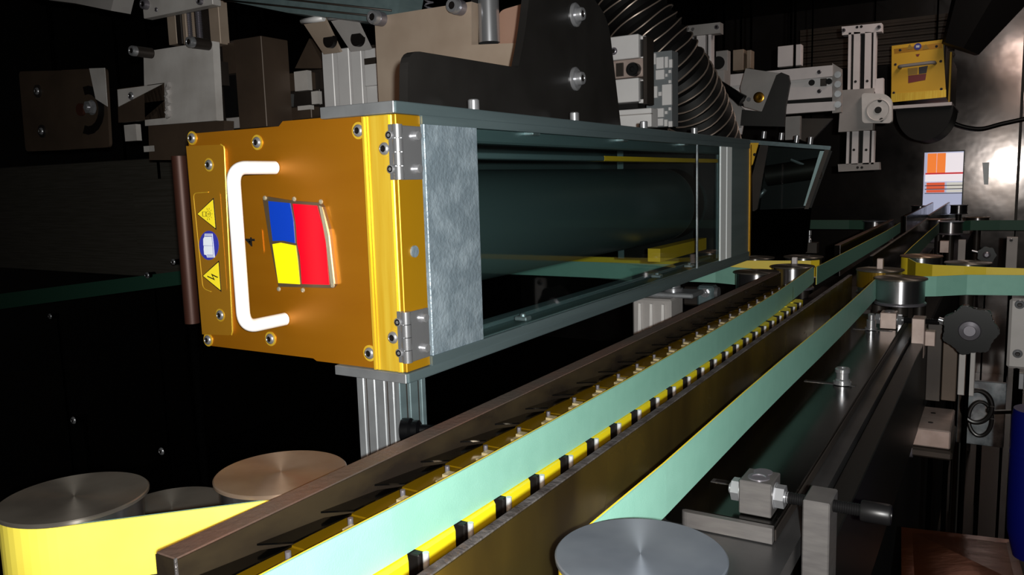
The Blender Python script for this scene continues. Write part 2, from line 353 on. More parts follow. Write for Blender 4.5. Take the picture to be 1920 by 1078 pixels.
    cu = bpy.data.curves.new('digit', 'FONT'); cu.body = '4'; cu.size = .017; cu.extrude = .0002; cu.align_x = 'CENTER'; cu.align_y = 'CENTER'; cu.offset = .0002
    co = bpy.data.objects.new('digit', cu); COL.objects.link(co); bpy.context.view_layer.update()
    me = bpy.data.meshes.new_from_object(co.evaluated_get(bpy.context.evaluated_depsgraph_get())); bpy.data.objects.remove(co)
    me.materials.clear(); me.materials.append(M['ink'])
    dg = bpy.data.objects.new('number_four', me); COL.objects.link(dg); dg.parent = T; dg.location = G(472, 453, .0011)-ORG[T.name]; dg.rotation_euler = (PI/2, -PI/2, 0)
    # emblem: metal frame with blue, yellow and red fields
    A = 3.85; c6 = lambda x, y: (340+x/A, 180+y/A); c7 = lambda x, y: (340+x/A, 440+y/A)
    em = MB().prism([G(*q) for q in (c6(606, 742), c6(636, 725), c6(820, 755), c6(1020, 770), c6(1040, 800), c6(1085, 960), c7(1130, 355), c7(1110, 382), c7(720, 372), c7(655, 50))], (0, -.0030, 0)).build('emblem', 'frame_metal', T)
    MB().prism([G(*q, .0031) for q in (c6(1018, 790), c6(1040, 800), c6(1085, 1000), c7(1125, 350), c7(1102, 362), c6(1062, 1010))], (0, -.0009, 0)).build('emblem_rim', 'frame_shine', em)
    MB().prism([G(*q, .0031) for q in (c6(650, 757), c6(806, 772), c6(830, 900), c6(842, 1060), c6(760, 1042), c6(682, 1044), c6(664, 900))], (0, -.0006, 0)).build('blue_field', 'blue', em)
    MB().prism([G(*q, .0031) for q in (c7(680, 66), c7(740, 55), c7(846, 76), c7(862, 200), c7(876, 354), c7(722, 345))], (0, -.0006, 0)).build('yellow_field', 'logo_yellow', em)
    MB().prism([G(*q, .0031) for q in (c6(826, 776), c6(1000, 790), c6(1040, 940), c6(1062, 1060), c7(1088, 358), c7(892, 352), c7(878, 150), c6(858, 1060), c6(850, 930))], (0, -.0006, 0)).build('red_field', 'red', em)
    for (px, py) in ((502, 371), (607, 378), (528, 541), (629, 534), (557, 373), (573, 543)):
        MB().lathe(G(px, py, .0031), (0, -1, 0), [(.0022, 0), (.0018, .001), (.0006, .0014)], 10).build('emblem_lug', 'frame_shine', em)
    # white handle
    hx = -.5436; hp = [Vector((hx, Y0-.0005, .0181)), Vector((hx, Y0-.041, .0135)), Vector((hx, Y0-.041, -.1125)), Vector((hx, Y0-.0005, -.1164))]
    hp[0] = Vector((hx, Y0-.0005, .0175)); hp[1] = Vector((hx, Y0-.046, .0175)); hp[2] = Vector((hx, Y0-.046, -.1164)); hp[3] = Vector((hx, Y0-.0005, -.1164))
    MB().tube(round_poly(hp, [0, .014, .014, 0], 10), .0057, 24).build('handle', 'white_plastic', T)
    # hinges
    for (zt_, zb_) in ((.0465, .0035), (-.1005, -.1425)):
        h = MB(); x = -.4035
        h.box(-.4105, x, Y0-.0065, Y0-.0035, zb_, zt_, .0006); h.box(x-.0005, x+.0025, Y0-.002, Y0+.024, zb_, zt_-.001, .0006)
        hg = h.build('hinge', 'chrome', T)
        n = 4
        for i in range(n):
            a = zb_+(zt_-zb_)*i/n; MB().cyl((x+.0005, Y0-.004, a+.0003), (x+.0005, Y0-.004, a+(zt_-zb_)/n-.0003), .0042, seg=20).build('knuckle', 'chrome', hg)
        for zz in (zt_-.0085, zb_+.0085):
            screw(hg, (-.4078, Y0-.0065, zz), (0, -1, 0), .0028, 'cap', 'black_bolt'); screw(hg, (x+.0025, Y0+.0165, zz), (1, 0, 0), .0033, 'cap', 'black_bolt')
            MB().lathe((x+.0025, Y0+.0165, zz), (1, 0, 0), [(.0038, 0), (.0038, .0032), (.003, .0036)], 18).build('screw_ring', 'bolt', hg)
            MB().lathe((-.4078, Y0-.0065, zz), (0, -1, 0), [(.0034, 0), (.0034, .0022), (.0026, .0026)], 18).build('screw_ring', 'bolt', hg)
    # long beams
    ye = 1.53
    MB().box(-.482, -.4035, Y0-.004, ye, .0548, .0645, .0012, 2).build('top_beam', 'alu_beam', T)
    MB().box(-.482, -.4025, Y0-.004, ye, -.1600, -.1515, .0012, 2).build('bottom_beam', 'alu_beam', T)
    for z0_, z1_ in ((.0549, .0645), (-.1600, -.1516)):
        MB().box(-.4815, -.4045, Y0-.0055, Y0-.004, z0_+.0002, z1_-.0002, .0004).build('beam_end_face', 'alu', T)
    MB().box(-.408, -.4025, Y0+.028, ye, .0478, .0548).build('beam_lip', 'alu_beam', T)
    MB().box(-.408, -.4022, Y0+.028, ye, -.1516, -.1435).build('beam_lip', 'alu_beam', T)
    # end blocks
    MB().box(-.436, -.4035, Y0+.031, .611, -.1515, .0485, .0006).build('end_block', 'galv', T)
    MB().box(-.62, -.4035, 1.411, ye-.005, -.1515, .0548, .0006).build('end_block', 'alu_inner', T)
    MB().box(-.64, -.402, ye-.004, ye+.004, -.152, .055).build('rear_plate', 'gold_side', T)
    MB().box(-.62, -.436, Y0+.031, .560, -.1515, .0548).build('end_wall', 'alu_inner', T)
    # inner extrusions behind the window
    i = MB(); i.box(-.44, -.418, .611, 1.411, .036, .0545, .002).box(-.52, -.44, .60, 1.411, .046, .0545).box(-.45, -.425, .60, .93, .022, .028, .001); i.build('upper_rail', 'alu_inner', T)
    i = MB(); i.box(-.47, -.418, .611, 1.411, -.1515, -.146, .001).box(-.412, -.406, .611, 1.411, -.1515, -.1425, .001).box(-.45, -.436, .611, 1.411, -.146, -.141, .001); i.build('lower_rail', 'alu_inner', T)
    for yy in (.72, .95, 1.18): MB().box(-.422, -.408, yy, yy+.016, .0455, .0545, .001).build('clip', 'alu', T)
    for yy in (.70, 1.08, 1.22): MB().box(-.424, -.410, yy, yy+.012, -.1425, -.138, .001).lathe((-.417, yy+.006, -.138), (0, 0, 1), [(.003, 0), (.003, .002), (.002, .003)], 10).build('clip', 'alu', T)
    MB().cyl((-.505, .60, -.048), (-.505, 1.395, -.048), .062, seg=64).build('reflector_tube', 'tube_black', T)
    MB().lathe((-.505, 1.33, -.048), (0, 1, 0), [(.0625, 0), (.0625, .05), (.05, .065)], 48).build('tube_collar', 'dark_steel', T)
    MB().box(-.60, -.43, 1.395, 1.41, -.15, .05).build('rear_bulkhead', 'deep_steel', T)
    MB().box(-.45, -.425, .93, 1.40, .022, .028).build('gold_reflection', 'yellow_lamp', T)  # both gold bars stand in for reflections in the shiny interior
    MB().box(-.46, -.44, 1.16, 1.385, -.128, -.108).build('gold_reflection', 'yellow_lamp', T)
    MB().box(-.645, -.64, Y0+.03, ye, -.09, .0548).build('back_cover', 'tube_black', T)
    gp = MB().box(-.4065, -.4045, .6115, 1.345, -.1505, .0535).build('window_pane', 'glass', T)
    MB().box(-.4062, -.4035, 1.226, 1.2295, -.151, .054).build('pane_edge', 'zinc', T)
    MB().box(-.4065, -.4032, 1.345, 1.378, -.151, .054, .001).build('bright_strip', 'bright_face', T)  # both strips: white base colour stands in for a strong metal reflection
    MB().box(-.4065, -.4028, 1.380, 1.409, -.151, .054, .001).build('bright_strip', 'bright_face', T)
    for px, py in ((888, 200), (1077, 219), (1207, 235), (1302, 245)):
        p = onX(px, py, -.411); MB().lathe((p.x, p.y, .0645), (0, 0, 1), [(.0052, 0), (.0052, .0085), (.0044, .0095), (.0025, .0095)], 20).build('cap_bolt', 'bolt', T)
    return T
main_lamp()
def bracket():
    X = -.431; q = lambda px, py: onX(px, py, X)
    t = thing('mounting_bracket', 'black steel L-shaped bracket standing on top of the large lamp housing', 'bracket', (X-.004, .77, .0645))
    a = q(765, 195); base = .0646
    pts = [Vector((X, .548, base)), q(765, 93), q(972, 127), q(985, 60), q(998, -60), q(1108, -40), q(1110, -2), q(1138, 24), q(1145, 70), Vector((X, .996, base))]
    pts = round_poly(pts, [0, .016, .004, .02, 0, 0, .02, .03, 0, 0]); MB().prism(pts, (-.009, 0, 0)).build('plate', 'black_bracket', t)
    for px, py in ((1078, 28), (1078, 148)):
        p = q(px, py); MB().lathe(p, (1, 0, 0), [(.0135, 0), (.0135, .002), (.0115, .0035)], 28).build('washer', 'bolt', t)
        screw(t, p+Vector((.003, 0, 0)), (1, 0, 0), .0078, 'cap', name='bolt')
    MB().box(X-.03, X-.009, .56, .99, .0646, .0705).build('foot', 'black_bracket', t)
    for y in (.6, .95): screw(t, (X-.02, y, .0705), (0, 0, 1), .004, 'cap')
bracket()
# ================================================================== CONVEYOR
ZT = -.2
def pulley(cx, cy, label, R=.046, z=ZT, m='turned', drum=.045, nut=False, group=None, leg=.121):
    t = thing('pulley', label, 'pulley', (cx, cy, z-drum-.006-leg), group)
    MB().lathe((cx, cy, z-.0035), (0, 0, 1), [(R-.002, 0), (R, .001), (R, .0028), (R-.0008, .0035), (.001, .0035)], 64).build('top_flange', m, t)
    MB().lathe((cx, cy, z-drum), (0, 0, 1), [(R-.0045, 0), (R-.0045, drum-.0035)], 64).build('drum', 'drum', t)
    MB().lathe((cx, cy, z-drum-.006), (0, 0, 1), [(R-.004, 0), (R-.001, .001), (R-.001, .004), (R-.003, .006)], 48).build('lower_flange', 'dark_chrome', t)
    MB().cyl((cx, cy, z-drum-.006-leg), (cx, cy, z-drum-.006), .014, seg=20).build('spindle', 'dark_steel', t)
    if nut: MB().box(cx-.006, cx+.006, cy-.006, cy+.006, z, z+.022, .001).build('locating_stub', 'warm_block', t)
    return t
L0 = (-.521, .287); L1 = (-.430, .384); NR = (-.1575, .384)
pulley(*L0, 'steel pulley with dark scratched top, leftmost at the near end of the conveyor', m='turned_dark')
pulley(*L1, 'steel pulley with brownish stained top beside the near end of the left rail', m='turned_brown')
pulley(*NR, 'grey-blue topped pulley in the bottom foreground right of the conveyor', m='turned')
c = onZ(322, 950, -.262); tag(MB().lathe((c.x, c.y, -.266), (0, 0, 1), [(.046, 0), (.046, .003), (.045, .004)], 48).cyl((c.x, c.y, -.37), (c.x, c.y, -.266), .02).build('idler_disc', 'turned_dark'), 'low dark disc hidden behind the yellow belt between the two near left pulleys', 'pulley')
pulley(-.430, 1.69, 'dark-topped pulley just behind the end of the main lamp housing', m='turned_dark')
pulley(-.384, 1.815, 'pulley on the left rail side in front of the small yellow belt', m='turned_dark', nut=False)
pulley(-.508, 1.98, 'small pulley top left behind the far yellow belt', m='turned_dark')
pulley(-.405, 2.03, 'pulley top right behind the far yellow belt beside a white stub', m='turned_dark', nut=False)
pulley(-.155, 1.665, 'shiny chrome pulley carrying the green belt right of the rails', m='turned_dark')
pulley(-.207, 1.80, 'pulley with thin dark top behind the shiny chrome pulley on the right', m='turned_dark', nut=True)
pulley(-.155, 2.115, 'reddish-topped pulley behind the right yellow belt', m='turned_brown')
pulley(-.055, 1.985, 'grey-topped pulley at the right end behind the right yellow belt', m='turned_dark', leg=.949)
pulley(-.436, 3.57, 'far pulley on the left next to the dark green crossing belt', m='turned')
pulley(-.162, 3.54, 'far chrome pulley in front of the right dark green crossing belt', m='turned')
pulley(-.212, 3.70, 'far pulley with bright pinkish top near the lit opening', m='turned_brown')
pulley(-.08, 3.86, 'far pulley with flat top right of the bright pinkish one', m='turned_brown', leg=.949)
pulley(-.387, 5.08, 'last small pulley left of the lit opening', m='turned')
pulley(-.200, 5.15, 'last small pulley right of the lit opening', m='turned')
# stubs on the rails
q = onZ(1490, 494, ZT)
tag(MB().box(q.x-.0055, q.x+.0055, q.y-.005, q.y+.005, ZT-.001, ZT+.014, .001).build('locating_stub', 'slide_alu'), 'small pale square stub standing beside the left rail joint', 'stub')
def arc(c, r, a0, a1, n=16): return [(c[0]+r*math.cos(math.radians(a0+(a1-a0)*k/n)), c[1]+r*math.sin(math.radians(a0+(a1-a0)*k/n))) for k in range(n+1)]
def belt(path, label, green_right=True, z1=ZT-.0035, z0=ZT-.0425, gm='green', ym='yellow', group=None):
    p = path[len(path)//2]
    t = thing('flat_belt', label, 'belt', (p[0], p[1], z0), group)
    a, b = (0, .0012), (-.0012, 0)
    MB().ribbon(path, a[0], a[1], z0, z1).build('green_face' if green_right else 'yellow_face', gm if green_right else ym, t)
    MB().ribbon(path, b[0], b[1], z0, z1).build('yellow_face' if green_right else 'green_face', ym if green_right else gm, t)
    return t
rb = .043
belt(arc(L0, rb, 200, 316)+arc(L1, rb, -46, 20), 'yellow flat belt wrapped around the two near left pulleys', green_right=False, ym='yellow_overexposed')
def lerp_path(pts, n=10):
    out = []
    for a, b in zip(pts, pts[1:]):
        for k in range(n): t = k/n; out.append((a[0]+(b[0]-a[0])*t, a[1]+(b[1]-a[1])*t))
    out.append(pts[-1]); return out
belt([(-.3245, .22), (-.322, .30), (-.3185, .37), (-.3165, .45), (-.3145, .60), (-.3135, .75), (-.3135, .9), (-.3135, 1.03), (-.316, 1.2), (-.321, 1.4), (-.330, 1.6), (-.3395, 1.80)]+arc((-.384, 1.815), rb, 0, 165), 'long pale green belt running down the middle between the two rails', z1=-.2005, z0=-.2355)
belt(arc(NR, rb, 330, 180)[::1]+[(-.2005, .40), (-.1985, .53), (-.1995, .75), (-.199, .9), (-.197, 1.1), (-.196, 1.3), (-.1965, 1.45), (-.198, 1.66)]+arc((-.155, 1.665), rb, 180, 92)+[(-.10, 1.735), (-.05, 1.775), (.05, 1.80), (.5, 1.80), (1.2, 1.80)], 'green belt right of the rails turning right around the shiny chrome pulley')
belt([(-1.5, 1.80), (-.55, 1.80), (-.46, 1.765), (-.43, 1.738)], 'green belt crossing left behind the lamp housing end pulley')
belt([(-1.5, 1.92), (-.55, 1.92), (-.45, 1.945), (-.375, 1.965), (-.36, 1.985)], 'yellow-faced belt crossing to the left between far pulleys', green_right=False)
belt(arc((-.155, 2.115), rb, 200, 235, 4)+[(-.155, 1.985), (-.12, 1.945), (-.06, 1.935), (-.02, 1.925), (.05, 1.92), (.5, 1.92), (1.2, 1.92)], 'yellow-faced belt crossing to the right above the green one', green_right=False)
belt([(-.3375, 1.835), (-.336, 2.1), (-.334, 2.4), (-.33, 3.0), (-.335, 3.5)], 'green belt dimmed for distance between the rails beyond the first pulleys', gm='green_dimmed')
belt([(-.196, 2.13), (-.199, 2.4), (-.200, 2.9), (-.200, 3.5)], 'green belt darkened for weak light along the right rail in the second section', gm='green_dark')
belt([(-1.5, 3.68), (-.55, 3.68), (-.45, 3.66), (-.44, 3.62)], 'far green belt darkened for weak light, crossing on the left', gm='green_dark')
belt([(-.15, 3.60), (-.1, 3.66), (0, 3.68), (1.2, 3.68)], 'far green belt darkened for weak light, crossing on the right below the steel wall', gm='green_dark')
belt(arc((-.207, 1.80), rb, 165, 290), 'short amber belt wrap on the pulley behind the chrome one', green_right=False, z0=-.236, ym='chain_amber')
def rail(x0, x1, y0, y1, label, side, zt=-.19, zb=-.272, m=None):
    t = thing('guide_rail', label, 'rail', ((x0+x1)/2, (y0+y1)/2, zb))
    MB().box(x0, x1, y0, y1, zb, zt-.0012).build('bar', m or ('rail' if side == 'L' else 'rail_outer'), t)
    MB().box(x0+.0002, x1-.0002, y0+.0003, y1-.0003, zt-.0012, zt, .0005).build('top_edge', 'rail_top' if side == 'L' else 'rail_edge', t)
    if side == 'L': MB().box(x1-.0012, x1+.0003, y0-.0004, y0+.0012, zb, zt, .0003).build('bevelled_corner', 'rail_edge', t)
    return t
rail(-.3767, -.360, .247, 1.60, 'thick rusty steel guide rail on the left of the green centre belt', 'L')
rail(-.238, -.231, .22, 1.60, 'thin bronze-coloured steel guide rail on the right of the green centre belt', 'R')
rail(-.3707, -.356, 2.25, 3.48, 'left guide rail of the second conveyor section', 'L', m='black_plate')
rail(-.250, -.243, 1.98, 3.60, 'right guide rail of the second conveyor section', 'R', m='black_plate')
rail(-.345, -.336, 3.75, 5.3, 'left guide rail leading into the lit opening', 'L', m='black_plate')
rail(-.262, -.252, 3.8, 5.3, 'right guide rail leading into the lit opening', 'R', m='black_plate')
# chain with yellow link blocks and steel pins on both sides of the centre belt
def chain(y0, n, label, x_off=0):
    t = thing('transport_chain', label, 'chain', (-.32+x_off, y0+n*.0257, -.30))
    MB().box(-.3595+x_off, -.239+x_off, y0-.06, y0+n*.0515+.02, -.30, -.2735).build('chain_track', 'black_plate', t)
    def proto():
        P = []
        y = y0; x = x_off
        P.append(MB().prism([(-.3255+x, y+.007, -.2735), (-.3255+x, y+.0505, -.2735), (-.3185+x, y+.0505, -.2735), (-.3105+x, y+.042, -.2735), (-.3105+x, y+.007, -.2735)], (0, 0, .0372)).build('link_block', 'chain_yellow', t))
        P.append(MB().box(-.320+x, -.3095+x, y-.0005, y+.0065, -.2735, -.236, .0008).build('link_bracket', 'socket', t))
        P.append(MB().cyl((-.3075+x, y+.0045, -.2735), (-.3075+x, y+.0045, -.2355), .0022, seg=12).build('guide_pin', 'pin_bright', t))
        P.append(MB().prism([(-.3595+x, y-.034, -.2035), (-.3595+x, y+.020, -.2085), (-.349+x, y+.034, -.2090), (-.3425+x, y-.022, -.2035)], (0, 0, -.0012)).build('scale_plate', 'slat', t))
        P.append(MB().box(-.352+x, -.3265+x, y-.016, y+.034, -.2735, -.2105, .0005).build('amber_block', 'chain_amber', t))
        P.append(MB().prism([(-.3345+x, y+.002, -.2735), (-.3345+x, y+.002, -.2088), (-.3345+x, y+.010, -.2088), (-.3345+x, y+.010, -.2068), (-.3345+x, y+.018, -.2068), (-.3345+x, y+.018, -.2735)], (.007, 0, 0)).build('cream_block', 'cream', t))
        P.append(MB().cyl((-.3375+x, y+.0205, -.2735), (-.3375+x, y+.0205, -.2045), .0018, seg=12).build('rear_pin', 'dark_chrome', t))
        return P
    P = proto()
    for k in range(1, n):
        for p in P:
            c = p.copy(); COL.objects.link(c); c.parent = t; c.location = (0, k*.0515, 0)
chain(.282, 25, 'chain of yellow blocks and steel pins running under the green centre belt')
def bed(y0, y1, label):
    tag(MB().box(-.40, -.215, y0, y1, -.372, -.3005, .002).build('chain_bed', 'dark_steel'), label, 'support')
bed(.1, 1.60, 'dark steel bed under the chain and guide rails'); bed(1.9, 3.50, 'dark steel bed under the second conveyor section'); bed(3.75, 5.32, 'dark steel bed under the last conveyor section')
tag(MB().box(-.60, -.135, .05, 5.34, -1.2, -.372, .004).build('plinth', 'rubber'), 'black machine base that carries the conveyor pulleys and beds', 'base')
# ------------------------------------------------------------------ right base plate, tensioners
ZP = -.265
t = thing('base_plate', 'polished dark steel base plate beside the right green belt', 'plate', (-.18, 1.1, ZP-.03))
n = 12
pts = [(-.212, .592), (-.197, .604)]
pl = MB().prism(round_poly([(-.228, .60, ZP), (-.137, .60, ZP), (-.137, 1.615, ZP), (-.228, 1.615, ZP)], [.012, 0, 0, 0], 8), (0, 0, -.014)).build('upper_plate', 'black_plate', t)
MB().prism(round_poly([(-.2085, .5995, ZP-.0005), (-.137, .5995, ZP-.0005), (-.137, .5935, ZP-.0005), (-.2085, .5935, ZP-.0005)], [.003, 0, 0, .005], 5), (0, 0, -.0125)).build('milled_edge', 'block_steel', t)
MB().box(-.228, -.1215, .25, 1.615, ZP-.0295, ZP-.014).build('lower_plate', 'grey_plate', t)
MB().box(-.20, -.15, .5, 1.5, -.372, ZP-.03).build('pedestal', 'rubber', t)
MB().box(-.137, -.1355, .60, 1.615, ZP-.013, ZP-.004, .0005).build('side_edge', 'dark_steel', t)
for y in (.668, 1.058, 1.453):
    s = MB(); s.box(-.2065, -.145, y-.0042, y+.0042, ZP-.0005, ZP+.0006, .0003); s.build('slot', 'grey_plate', t)
    MB().box(-.203, -.15, y-.0028, y+.0028, ZP+.0005, ZP+.0008).build('slot_recess', 'socket', t)
def tensioner(y, label, knob=False, wm='block_steel'):
    t = thing('belt_tensioner', label, 'tensioner', (-.12, y, ZP))
    MB().box(-.1665, -.1415, y-.004, y+.026, ZP+.0008, ZP+.028, .0008).build('block', wm, t)
    MB().lathe((-.154, y+.008, ZP+.0275), (0, 0, 1), [(.0085, 0), (.0085, .0012), (.0055, .0014), (.005, .0006)], 20).build('set_screw', 'dark_chrome', t)
    MB().lathe((-.154, y+.021, ZP+.0275), (0, 0, 1), [(.0075, 0), (.0075, .001), (.005, .001)], 20).build('set_screw', 'dark_chrome', t)
    z = ZP+.0155; yy = y+.008
    screw(t, (-.1668, yy, z), (-1, 0, 0), .0092, 'hex', name='nut'); screw(t, (-.1412, yy, z), (1, 0, 0), .0092, 'hex', name='nut')
    b = MB(); n = 34; x0 = -.134; x1 = -.078
    b.lathe((x0, yy, z), (1, 0, 0), [((.0042 if i % 2 else .0048), (x1-x0)*i/(n*2)) for i in range(n*2+1)], 16); b.build('threaded_rod', 'black_bolt', t)
    MB().box(-.118, -.0985, y-.006, y+.028, ZP-.085 if not knob else ZP-.045, ZP+.0215, .001).build('stop_plate', wm, t)
    if knob:
        MB().cyl((-.078, yy, z), (-.055, yy, z), .0042, seg=14).build('knob_shaft', 'bolt', t)
        MB().box(-.0985, -.083, y+.002, y+.02, ZP-.025, ZP+.0, .001).build('side_block', wm, t)
    else:
        MB().lathe((-.079, yy, z), (1, 0, 0), [(.0072, 0), (.0078, .001), (.0078, .019), (.007, .0205), (.0042, .0205), (.004, .014)], 24).build('rod_head', 'black_bolt', t)
    return t
tensioner(.612, 'steel belt tensioner block with hex nuts and threaded rod in the lower right')
tensioner(1.472, 'small belt tensioner block under the shiny chrome pulley', True, 'warm_block')
t = thing('clamp_bolt', 'polished cap bolt standing in the middle slot of the dark base plate', 'bolt', (-.161, 1.036, ZP))
MB().cyl((-.161, 1.058, ZP+.0008), (-.161, 1.058, ZP+.004), .011).build('washer', 'chrome', t)
MB().lathe((-.161, 1.058, ZP+.004), (0, 0, 1), [(.0088, 0), (.0088, .002), (.0075, .0035), (.0075, .011), (.009, .012), (.009, .016), (.0075, .0175), (.004, .0175), (.003, .015)], 24).build('bolt_head', 'chrome', t)
t = thing('clamp_bolt', 'cap bolt with washer left of the small far tensioner block', 'bolt', (-.176, 1.453, ZP))
MB().cyl((-.178, 1.453, ZP+.0008), (-.178, 1.453, ZP+.004), .010).build('washer', 'chrome', t)
MB().lathe((-.178, 1.453, ZP+.004), (0, 0, 1), [(.0075, 0), (.0075, .013), (.0055, .0135), (.0055, .022), (.004, .024)], 24).build('bolt_head', 'chrome', t)
tag(MB().box(-.1195, -.0995, .64, 1.62, -.42, -.285, .001).build('support_beam', 'deep_steel'), 'dark steel side beam running away below the tensioners', 'beam')
# star knob
def star_knob(px, py, Y, r, label):
    c = onY(px, py, Y); t = thing('star_knob', label, 'knob', c); support(t, c.x, c.y+.012, c.z-r*.6, .004)
    pts = []
    for i in range(56):
        a = 2*PI*i/56; rr = r*(1-.16*(.5-.5*math.cos(7*a))); pts.append(c+Vector((rr*math.cos(a), 0, rr*math.sin(a))))
    b = MB().prism(pts, (0, .016, 0)); bmesh.ops.bevel(b.bm, geom=[e for e in b.bm.edges], offset=.0015, segments=2, affect='EDGES'); 
    for f in b.bm.faces: f.smooth = True
    b.build('star_grip', 'black_plastic', t)
    MB().lathe(c, (0, -1, 0), [(r*.4, 0), (r*.36, .004), (r*.22, .006), (r*.2, .004), (r*.1, .004)], 24).build('hub', 'dark_chrome', t)
    MB().cyl(c+Vector((-.045, .02, .012)), c+Vector((0, .02, 0)), .004).build('shaft', 'bolt', t)
star_knob(1818, 620, 1.44, .041, 'black star-shaped hand knob at the right below the green crossing belt')
star_knob(1850, 478, 3.2, .03, 'distant dark star knob under the far green crossing belt')
# posts and plates at the right
def slab(name, rect, Y, d, m, label, cat, bev=.001, screws=(), r=.005, axis=(0, -1, 0), sk='button', group=None):
    x0, x1, z0, z1 = rectY(*rect, Y); t = thing(name, label, cat, ((x0+x1)/2, Y+d/2, z0), group)
    MB().box(x0, x1, Y, Y+d, z0, z1, bev).build('body', m, t)
    support(t, (x0+x1)/2, Y+d*.6, z1-.001 if z1 > -.05 else z0+.001)
    for s in screws: screw(t, onY(s[0], s[1], Y), (0, -1, 0), s[2] if len(s) > 2 else r, sk)
    return t
slab('cover_plate', (1890, 560, 1930, 692), 1.50, .012, 'grey_cast', 'grey plate with two socket screws at the right edge of the picture', 'plate', .004, ((1912, 571), (1908, 663)), .0072)
slab('spring_bolt', (1907, 700, 1920, 730), 1.52, .012, 'bolt', 'shiny bolt below the grey plate at the right edge', 'bolt')
slab('support_post', (1737, 606, 1765, 752), 1.55, .03, 'dark_steel', 'leftmost of the dark steel posts behind the small far tensioner', 'post')
slab('support_post', (1767, 600, 1795, 752), 1.56, .03, 'brown_steel', 'middle steel post left of the star knob stem', 'post')
slab('support_post', (1797, 640, 1828, 742), 1.50, .02, 'grey_cast', 'short grey post directly beneath the black star knob', 'post')
slab('support_post', (1886, 445, 1907, 520), 2.9, .03, 'grey_cast', 'far grey post with a screw near the right edge above the yellow belt', 'post', screws=((1896, 450),))
slab('clamp_block', (1762, 452, 1779, 474), 3.1, .03, 'warm_block', 'small far steel block under the far chrome pulley', 'block')
slab('clamp_post', (1796, 450, 1810, 492), 3.1, .03, 'grey_cast', 'narrow far steel post right of the small far block', 'post')
x0, x1, z0, z1 = rectY(1700, 800, 1782, 852, 1.42)
t = thing('stop_block', 'steel block with bright front face and two holes at the lower right', 'block', ((x0+x1)/2, 1.45, z0))
MB().box(x0, x1, 1.42, 1.56, z0+.012, z1-.004, .002).build('body', 'warm_block', t); MB().box(x0-.03, x1+.004, 1.41, 1.57, z0-.003, z0+.011, .003).build('base', 'dark_steel', t)
for yy in (1.46, 1.52): MB().cyl(((x0+x1)/2, yy, z1-.0045), ((x0+x1)/2, yy, z1-.0035), .004).build('hole', 'socket', t)
p0 = onY(1648, 832, 1.42); p1 = onY(1712, 838, 1.42)
tag(MB().cyl(p0, p1, .017, seg=24).build('roller', 'dark_chrome'), 'short dark steel roller left of the bright block at the lower right', 'roller')
# zinc plate with cable coil
slab('junction_plate', (1795, 715, 1885, 835), 1.75, .01, 'zinc', 'mottled zinc plate behind the coiled cables on the right', 'plate')
def cable(name, pts, r, m, label, cat='cable'):
    P = [Vector(p) for p in pts]; out = []
    for i in range(len(P)-1):
        a, b, c_, d = P[max(i-1, 0)], P[i], P[i+1], P[min(i+2, len(P)-1)]
        for k in range(8):
            t = k/8; out.append(.5*((2*b)+(-a+c_)*t+(2*a-5*b+4*c_-d)*t*t+(-a+3*b-3*c_+d)*t**3))
    out.append(P[-1]); return tag(MB().tube(out, r, 10).build(name, m), label, cat)
ring = lambda cx, cy, rx, ry, Y, a0=0, a1=400: [onY(cx+rx*math.cos(math.radians(a)), cy+ry*math.sin(math.radians(a)), Y+(a-a0)*.00004) for a in range(a0, a1, 20)]
cable('cable_coil', ring(1832, 762, 28, 30, 1.66)+[onY(1930, 770, 1.7)], .0042, 'cable_mat', 'coiled grey cable in front of the zinc plate', 'cable')
cable('cable_coil', ring(1838, 785, 22, 32, 1.70), .0035, 'cable_mat', 'second cable loop hanging lower in front of the zinc plate', 'cable')
cable('hanging_cable', [onY(1775, 212, 5.0), onY(1790, 232, 5.0), onY(1835, 242, 5.0), onY(1880, 232, 5.0), onY(1940, 219, 5.0)], .012, 'cable_mat', 'thick dark cable sagging across the shiny far wall')
# blue container
x0, x1, z0, z1 = rectY(1890, 815, 2010, 1120, .95)
t = thing('blue_drum', 'dark blue rounded container at the right edge near the floor', 'container', ((x0+x1)/2, 1.0, z0))
MB().lathe(((x0+x1)/2, 1.05, z0), (0, 0, 1), [((x1-x0)*.35, 0), ((x1-x0)*.48, .03), ((x1-x0)*.5, .06), ((x1-x0)*.5, z1-z0-.01), ((x1-x0)*.47, z1-z0)], 40).build('body', 'cobalt', t)
MB().lathe(((x0+x1)/2, 1.05, z0+.12), (0, 0, 1), [((x1-x0)*.505, 0), ((x1-x0)*.512, .003), ((x1-x0)*.505, .006)], 40).build('rim', 'cobalt', t)
p = [onY(1700, 985, 1.1), onY(1905, 1040, 1.1), onY(1905, 1100, 1.1), onY(1690, 1100, 1.1)]
a = onY(1740, 930, 1.35); b = onY(1900, 960, 1.35)
t = tag(MB().prism([onY(1690, 988, 1.3), onY(1900, 1012, 1.3), onY(1925, 1100, 1.0), onY(1690, 1100, 1.0)], (0, .01, -.004)).build('drip_tray', 'copper_floor'), 'copper-toned tray catching orange glints at the bottom right', 'tray')
